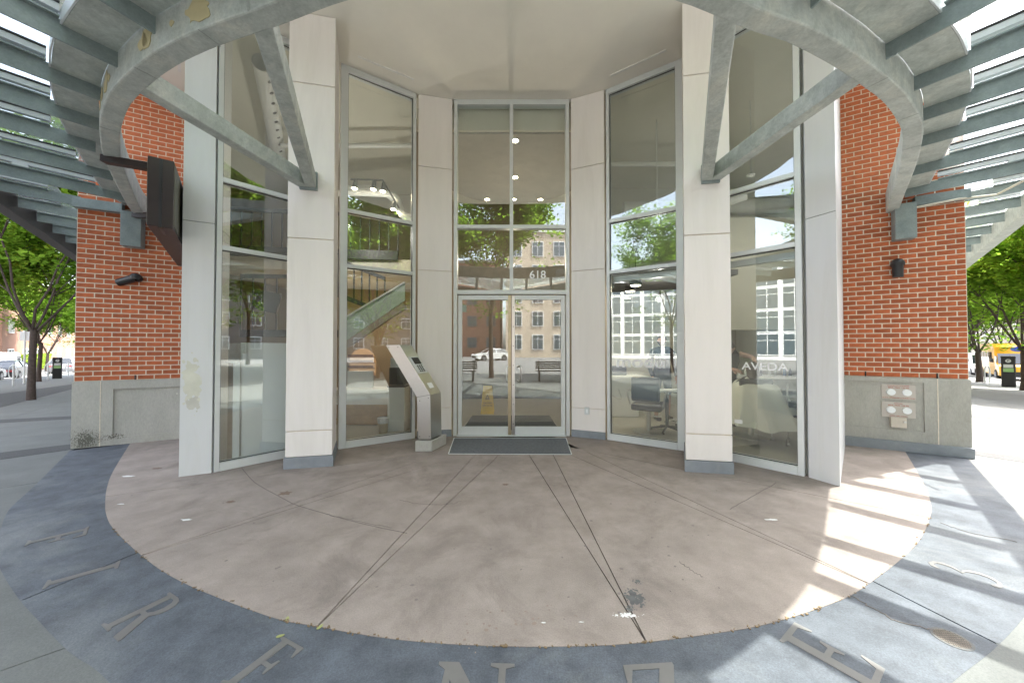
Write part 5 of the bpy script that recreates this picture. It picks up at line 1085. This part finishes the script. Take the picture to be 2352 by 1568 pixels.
# vehicles
def car(kind, col, loc, head_, label, group='parked cars', name='parked_car'):
    t = thing(name, label, 'bus' if kind == 'bus' else 'van' if kind == 'van' else 'car', (0, 0, 0), group)
    pm = M('car paint '+label[:8], col, .3, .3, var=.03, coat=.6)
    if kind in ('sedan', 'suv'):
        s_ = 1.0 if kind == 'sedan' else 1.16
        zb = .28; prof = [(-2.2, .45), (-2.28, .7), (-2.2, .92*s_), (-1.6, 1.0*s_), (.85, .98*s_), (1.5, .9*s_), (2.15, .78*s_), (2.3, .6), (2.28, .35), (2.1, .25), (-2.05, .25)]
        W = .9; mb = MB(); ys = [(-W, .97), (-W*.93, 1.0), (W*.93, 1.0), (W, .97)]; n = len(prof); vs = []
        for y, k in ((-W, .965), (-W*.9, 1.), (W*.9, 1.), (W, .965)): vs += [(x*k, y, .62+(z-.62)*k) for x, z in prof]
        fs = [tuple(range(n)), tuple(range(4*n-1, 3*n-1, -1))]+[(r_*n+i, r_*n+(i+1) % n, (r_+1)*n+(i+1) % n, (r_+1)*n+i) for r_ in range(3) for i in range(n)]
        mb.add(vs, fs).build('body', pm, t, smooth=True)
        b0 = [(-1.95, .82), (1.0, .82)] if kind == 'sedan' else [(-2.15, .84), (1.0, .84)]; tz = 1.45 if kind == 'sedan' else 1.68; tp_ = (-1.15, .25) if kind == 'sedan' else (-1.85, .25); zb_ = .97*s_
        vs = [(x, y, zb_) for x in (b0[0][0], b0[1][0]) for y in (-.82, .82)]+[(x, y, tz-.03) for x in tp_ for y in (-.62, .62)]
        MB().add(vs, [(0, 1, 5, 4), (1, 3, 7, 5), (3, 2, 6, 7), (2, 0, 4, 6), (4, 5, 7, 6)]).build('windows', m_carg, t)
        MB().add([(tp_[0]-.05, -.64, tz-.035), (tp_[1]+.08, -.64, tz-.035), (tp_[1]+.08, .64, tz-.035), (tp_[0]-.05, .64, tz-.035), (tp_[0]+.1, -.55, tz+.03), (tp_[1]-.1, -.55, tz+.03), (tp_[1]-.1, .55, tz+.03), (tp_[0]+.1, .55, tz+.03)], [(0, 1, 5, 4), (1, 2, 6, 5), (2, 3, 7, 6), (3, 0, 4, 7), (4, 5, 6, 7), (3, 2, 1, 0)]).build('roof', pm, t, smooth=False)
        for (xa, xb) in ((b0[0][0], tp_[0]), (b0[1][0], tp_[1]), (-.35, -.35)):
            for sy in (-1, 1): MB().bar((xa, sy*.825, zb_), (xb, sy*.635, tz-.02), .06, .05).build('pillar', pm, t)
        wx, wr = 1.38, .33 if kind == 'sedan' else .37
        ex, ez = 2.27, .72*s_
    else:
        L, W, Hh = (3.0, 1.05, 2.75) if kind == 'bus' else (2.6, .95, 2.25)
        if kind == 'bus': prof = [(-3.2, .45), (-3.2, 2.6), (-3.0, 2.78), (1.0, 2.78), (1.75, 2.5), (1.75, 2.05), (2.35, 1.25), (3.0, 1.1), (3.15, .8), (3.15, .4)]
        else: prof = [(-2.7, .35), (-2.7, 2.0), (-2.55, 2.2), (.7, 2.2), (1.15, 2.05), (1.75, 1.2), (2.5, 1.0), (2.65, .7), (2.6, .35)]
        n = len(prof); vs = []
        for y, k in ((-W, .97), (-W*.9, 1.), (W*.9, 1.), (W, .97)): vs += [(x*k, y, 1.2+(z-1.2)*k) for x, z in prof]
        MB().add(vs, [tuple(range(n)), tuple(range(4*n-1, 3*n-1, -1))]+[(r_*n+i, r_*n+(i+1) % n, (r_+1)*n+(i+1) % n, (r_+1)*n+i) for r_ in range(3) for i in range(n)]).build('body', pm, t, smooth=True)
        if kind == 'bus': MB().add([(1.79, -.92, 2.02), (1.79, .92, 2.02), (2.4, .98, 1.28), (2.4, -.98, 1.28), (1.72, -.9, 2.0), (1.72, .9, 2.0), (2.3, .9, 1.2), (2.3, -.9, 1.2)], [(0, 1, 2, 3), (0, 4, 5, 1), (1, 5, 6, 2), (2, 6, 7, 3), (3, 7, 4, 0)]).build('windscreen', m_carg, t)
        else: MB().add([(1.19, -.8, 2.0), (1.19, .8, 2.0), (1.79, .85, 1.22), (1.79, -.85, 1.22), (1.1, -.8, 1.95), (1.1, .8, 1.95), (1.7, .8, 1.15), (1.7, -.8, 1.15)], [(0, 1, 2, 3), (0, 4, 5, 1), (1, 5, 6, 2), (2, 6, 7, 3), (3, 7, 4, 0)]).build('windscreen', m_carg, t)
        for sy in (-1, 1):
            if kind == 'bus':
                for k in range(5): MB().box((-2.7+k*.85, sy*(W+.002), 1.75), (.7, .02, .75)).build('side_window', m_carg, t)
                MB().box((1.95, sy*(W-.02), 1.6), (.6, .03, .5)).build('side_window', m_carg, t)
            else:
                MB().box((.85, sy*(W+.0), 1.55), (.9, .02, .55)).build('side_window', m_carg, t)
            MB().box((1.95 if kind == 'bus' else 1.45, sy*(W+.15), 1.5), (.12, .16, .28)).build('mirror', m_black, t)
        MB().box((3.08 if kind == 'bus' else 2.58, 0, .55), (.2, W*1.8, .36)).build('bumper', m_black, t, bevel=.03)
        if kind == 'bus':
            o = MB().lathe((1.62, 0, 2.36), [(0, .0), (.34, .0), (.34, .16), (0, .16)], 28, Matrix.Rotation(math.pi/2, 3, 'Y') @ Matrix.Scale(.55, 3, Vector((1, 0, 0)))).build('blue_badge', M('blue oval', (.03, .07, .35), .4), t)
        else:
            for sy in (-1, 1):
                MB().lathe((-1.2, sy*(W+.004), 1.65), [(.15, 0), (.26, 0), (.26, .012*sy), (.15, .012*sy)], 24, Matrix.Rotation(-math.pi/2, 3, 'X')).build('ring_logo', M('logo blue', (.05, .25, .5), .4), t); MB().box((-.9, sy*(W+.004), 1.12), (1.9, .012, .14)).build('stripe', M('stripe blue', (.25, .45, .7), .4), t)
        wx, wr = (2.1, .40) if kind == 'bus' else (1.75, .35); ex, ez = (3.1, .98) if kind == 'bus' else (2.6, .85)
    for sx in (-1, 1):
        for sy in (-1, 1):
            yw = (W if kind in ('bus', 'van') else .9)
            MB().cyl((sx*wx, sy*(yw-.16), wr), (sx*wx, sy*(yw+.01), wr), wr+.06, n=22).build('wheel_arch', m_rub, t)
            wo = MB().cyl((sx*wx, sy*(yw-.2), wr), (sx*wx, sy*(yw+.03), wr), wr, n=24).build('wheel', m_tyre, t, smooth=True)
            mb = MB()
            for k in range(7): a = k*2*math.pi/7; mb.bar((sx*wx, sy*(yw+.036), wr), (sx*wx+wr*.62*math.cos(a), sy*(yw+.036), wr+wr*.62*math.sin(a)), .05, .012, up=(0, 1, 0))
            mb.lathe((sx*wx, sy*(yw+.034), wr), [(wr*.6, 0), (wr*.68, 0), (wr*.68, .012), (wr*.6, .012)], 24, Matrix.Rotation(math.pi/2, 3, 'X')); mb.build('rim', m_rim, wo)
            MB().box((sx*(ex-.04), sy*yw*.72, ez), (.1, .36, .15)).build('headlight' if sx > 0 else 'tail_light', m_white if sx > 0 else M('red lens', (.35, .02, .02), .3), t, bevel=.03)
    if kind in ('sedan', 'suv'):
        MB().box((2.27, 0, .52), (.06, 1.1, .2)).build('grille', m_black, t); MB().box((-2.27, 0, .72), (.03, .5, .14)).build('number_plate', m_white, t)
        for sy in (-1, 1):
            MB().box((.75, sy*.98, 1.02*s_), (.14, .14, .12)).build('mirror', pm, t, bevel=.02)
            for x in (-.35, .75): MB().box((x, sy*.893, .72), (.012, .012, .5)).build('door_gap', m_rub, t)
    t.location = (loc[0], loc[1], gz(*loc)-.15); t.rotation_euler = (0, 0, math.atan2(head_[1], head_[0]))
    return t
aL = lambda off, t_: tuple(nLo*off+SL*t_); aR = lambda off, t_: tuple(nRo*off+SR*t_)
p = gp(48, 874); tt = V2(p).dot(SL)
car('sedan', (.32, .34, .37), aL(11.6, tt+2.4), SL, 'silver sedan parked on the left street seen from behind')
car('sedan', (.05, .055, .06), aL(11.6, tt+8.2), SL, 'dark sedan parked ahead of the silver one')
car('van', (.75, .77, .8), aL(14.4, tt+17), SL, 'white van with blue ring logo and stripe on the left street', 'parked cars', 'parked_van')
car('suv', (.3, .31, .33), aL(11.8, tt+24), SL, 'grey car beyond the white van near the brick wall')
p = gp(2300, 868); tt2 = V2(p).dot(SR)
car('bus', (.68, .36, .02), aR(8.0, tt2+2), -SR, 'yellow shuttle bus with blue oval badge facing the viewer', 'parked cars', 'shuttle_bus')
p = gp(2325, 884); car('suv', (.06, .065, .07), aR(7.75, V2(p).dot(SR)+.6), -SR, 'dark grey car parked before the yellow bus')
car('van', (.72, .72, .7), aR(8.0, tt2+11), -SR, 'white van behind the yellow bus at the brick wall edge', 'parked cars', 'parked_van')
car('sedan', (.78, .78, .77), (-2.6, -31), Vector((-.85, .5)), 'white sedan crossing the junction mirrored in the door', 'parked cars'); car('sedan', (.3, .05, .05), (-10.5, -33), Vector((1, 0)), 'dark red sedan behind the white one mirrored in the door', 'parked cars')
# benches behind the viewpoint
for k, (x, y, rz) in enumerate(((-2.4, -3.4, .1), (1.9, -3.5, -.08))):
    t = thing('bench', ['black slatted bench at left mirrored in the door glass', 'black slatted bench at right mirrored in the door glass'][k], 'bench', (x, y, 0), 'black benches behind the viewpoint')
    for j in range(7): MB().box((x, y-.2+j*.07, .45), (1.7, .05, .025)).build('seat_slat', m_black, t)
    for j in range(4): MB().box((x, y-.27, .56+j*.09), (1.7, .025, .06)).build('back_slat', m_black, t)
    for s_ in (-.7, .7): MB().box((x+s_, y, .22), (.06, .45, .44)).build('leg', m_black, t); MB().box((x+s_, y-.28, .6), (.05, .04, .55)).build('back_post', m_black, t)
    for o in t.children: pass
# ------------------------------------------------------------ surrounding buildings
def block(x, y, w_, d_, h, face, mat, lab, nw, nf, wm, fm, wh=1.6, ww=1.4, z0=0., name='building', full=False):
    f = Vector(face).normalized(); s_ = Vector((-f.y, f.x)); c = Vector((x, y)); t = thing(name, lab, 'building', (x, y, z0))
    MB().prism([c-s_*w_/2, c+s_*w_/2, c+s_*w_/2-f*d_, c-s_*w_/2-f*d_], z0-1.5, z0+h).build('wall', mat, t)
    rz = math.atan2(s_.y, s_.x); fh = h/(nf+.35); wmesh = fmesh = None
    for r_ in range(nf):
        for k in range(nw):
            q = c+s_*(-w_/2+(k+.5)*w_/nw)+f*.03; z = z0+fh*(r_+.62)
            if fmesh is None:
                a_ = MB().box((q.x, q.y, z), (ww+.24, .16, wh+.24), rz).build('window', fm, t); b_ = MB().box((q.x+f.x*.085, q.y+f.y*.085, z), (ww, .02, wh), rz).build('pane', wm, a_)
                mb = MB().box((q.x+f.x*.1, q.y+f.y*.1, z), (.07, .03, wh), rz); mb.box((q.x+f.x*.1, q.y+f.y*.1, z+wh*.2), (ww, .03, .06), rz); m_b = mb.build('muntin', fm, a_); fmesh = (a_, q.copy(), z)
            else:
                a_ = copy_tree(fmesh[0], t); a_.location = (q.x-fmesh[1].x, q.y-fmesh[1].y, z-fmesh[2])
    MB().prism([c-s_*(w_/2+.2)+f*.2, c+s_*(w_/2+.2)+f*.2, c+s_*(w_/2+.2)-f*.3, c-s_*(w_/2+.2)-f*.3], z0+h, z0+h+.4).build('cornice', fm, t)
    return t
m_paneb = M('building window glass', (.08, .11, .13), .08, coat=1)
m_bb = M('far brick', (.24, .13, .09), .85, var=.15, scale=.7); m_bg = M('far beige stone', (.55, .46, .36), .85, var=.08, scale=.4); m_bwh = M('white painted frame', (.75, .76, .76), .5)
m_bgr = M('grey stone', (.17, .16, .15), .85, var=.1, scale=.5)
block(-78, 60, 44, 12, 13, (.755, .656), m_bb, 'red brick terraced houses with white windows far left', 9, 3, m_paneb, m_bwh, z0=gz(-78, 60))
block(70, 52, 50, 12, 14, (-.7, .71), m_bg, 'pale building across the right street behind the trees', 10, 4, m_paneb, m_bwh, z0=gz(70, 52))
block(11, -44, 24, 14, 20, (0, 1), m_bg, 'beige apartment building across the junction mirrored in the door', 7, 5, m_paneb, m_bwh, 2.2, 1.6)
block(-15, -48, 26, 14, 16, (0, 1), m_bb, 'brown brick building across the junction behind the mirrored tree', 8, 4, m_paneb, m_bgr)
block(40, -34, 34, 14, 15, (-.75, .66), m_bgr, 'grey stone building across the right road mirrored in the left windows', 9, 4, m_paneb, m_bwh)
block(-36, -27, 34, 14, 13, (.76, .65), m_bwh, 'white framed glass hall across the left road mirrored in the right windows', 12, 4, m_paneb, m_bwh, 2.6, 2.3)
block(-62, 0, 36, 14, 14, (.95, .3), m_bg, 'beige building across the left street', 9, 4, m_paneb, m_bwh)
block(58, 2, 36, 14, 14, (-.95, .3), m_bgr, 'grey building across the right street', 9, 4, m_paneb, m_bwh)
# tidy helper properties
for o in bpy.data.objects:
    if '_o' in o: del o['_o']
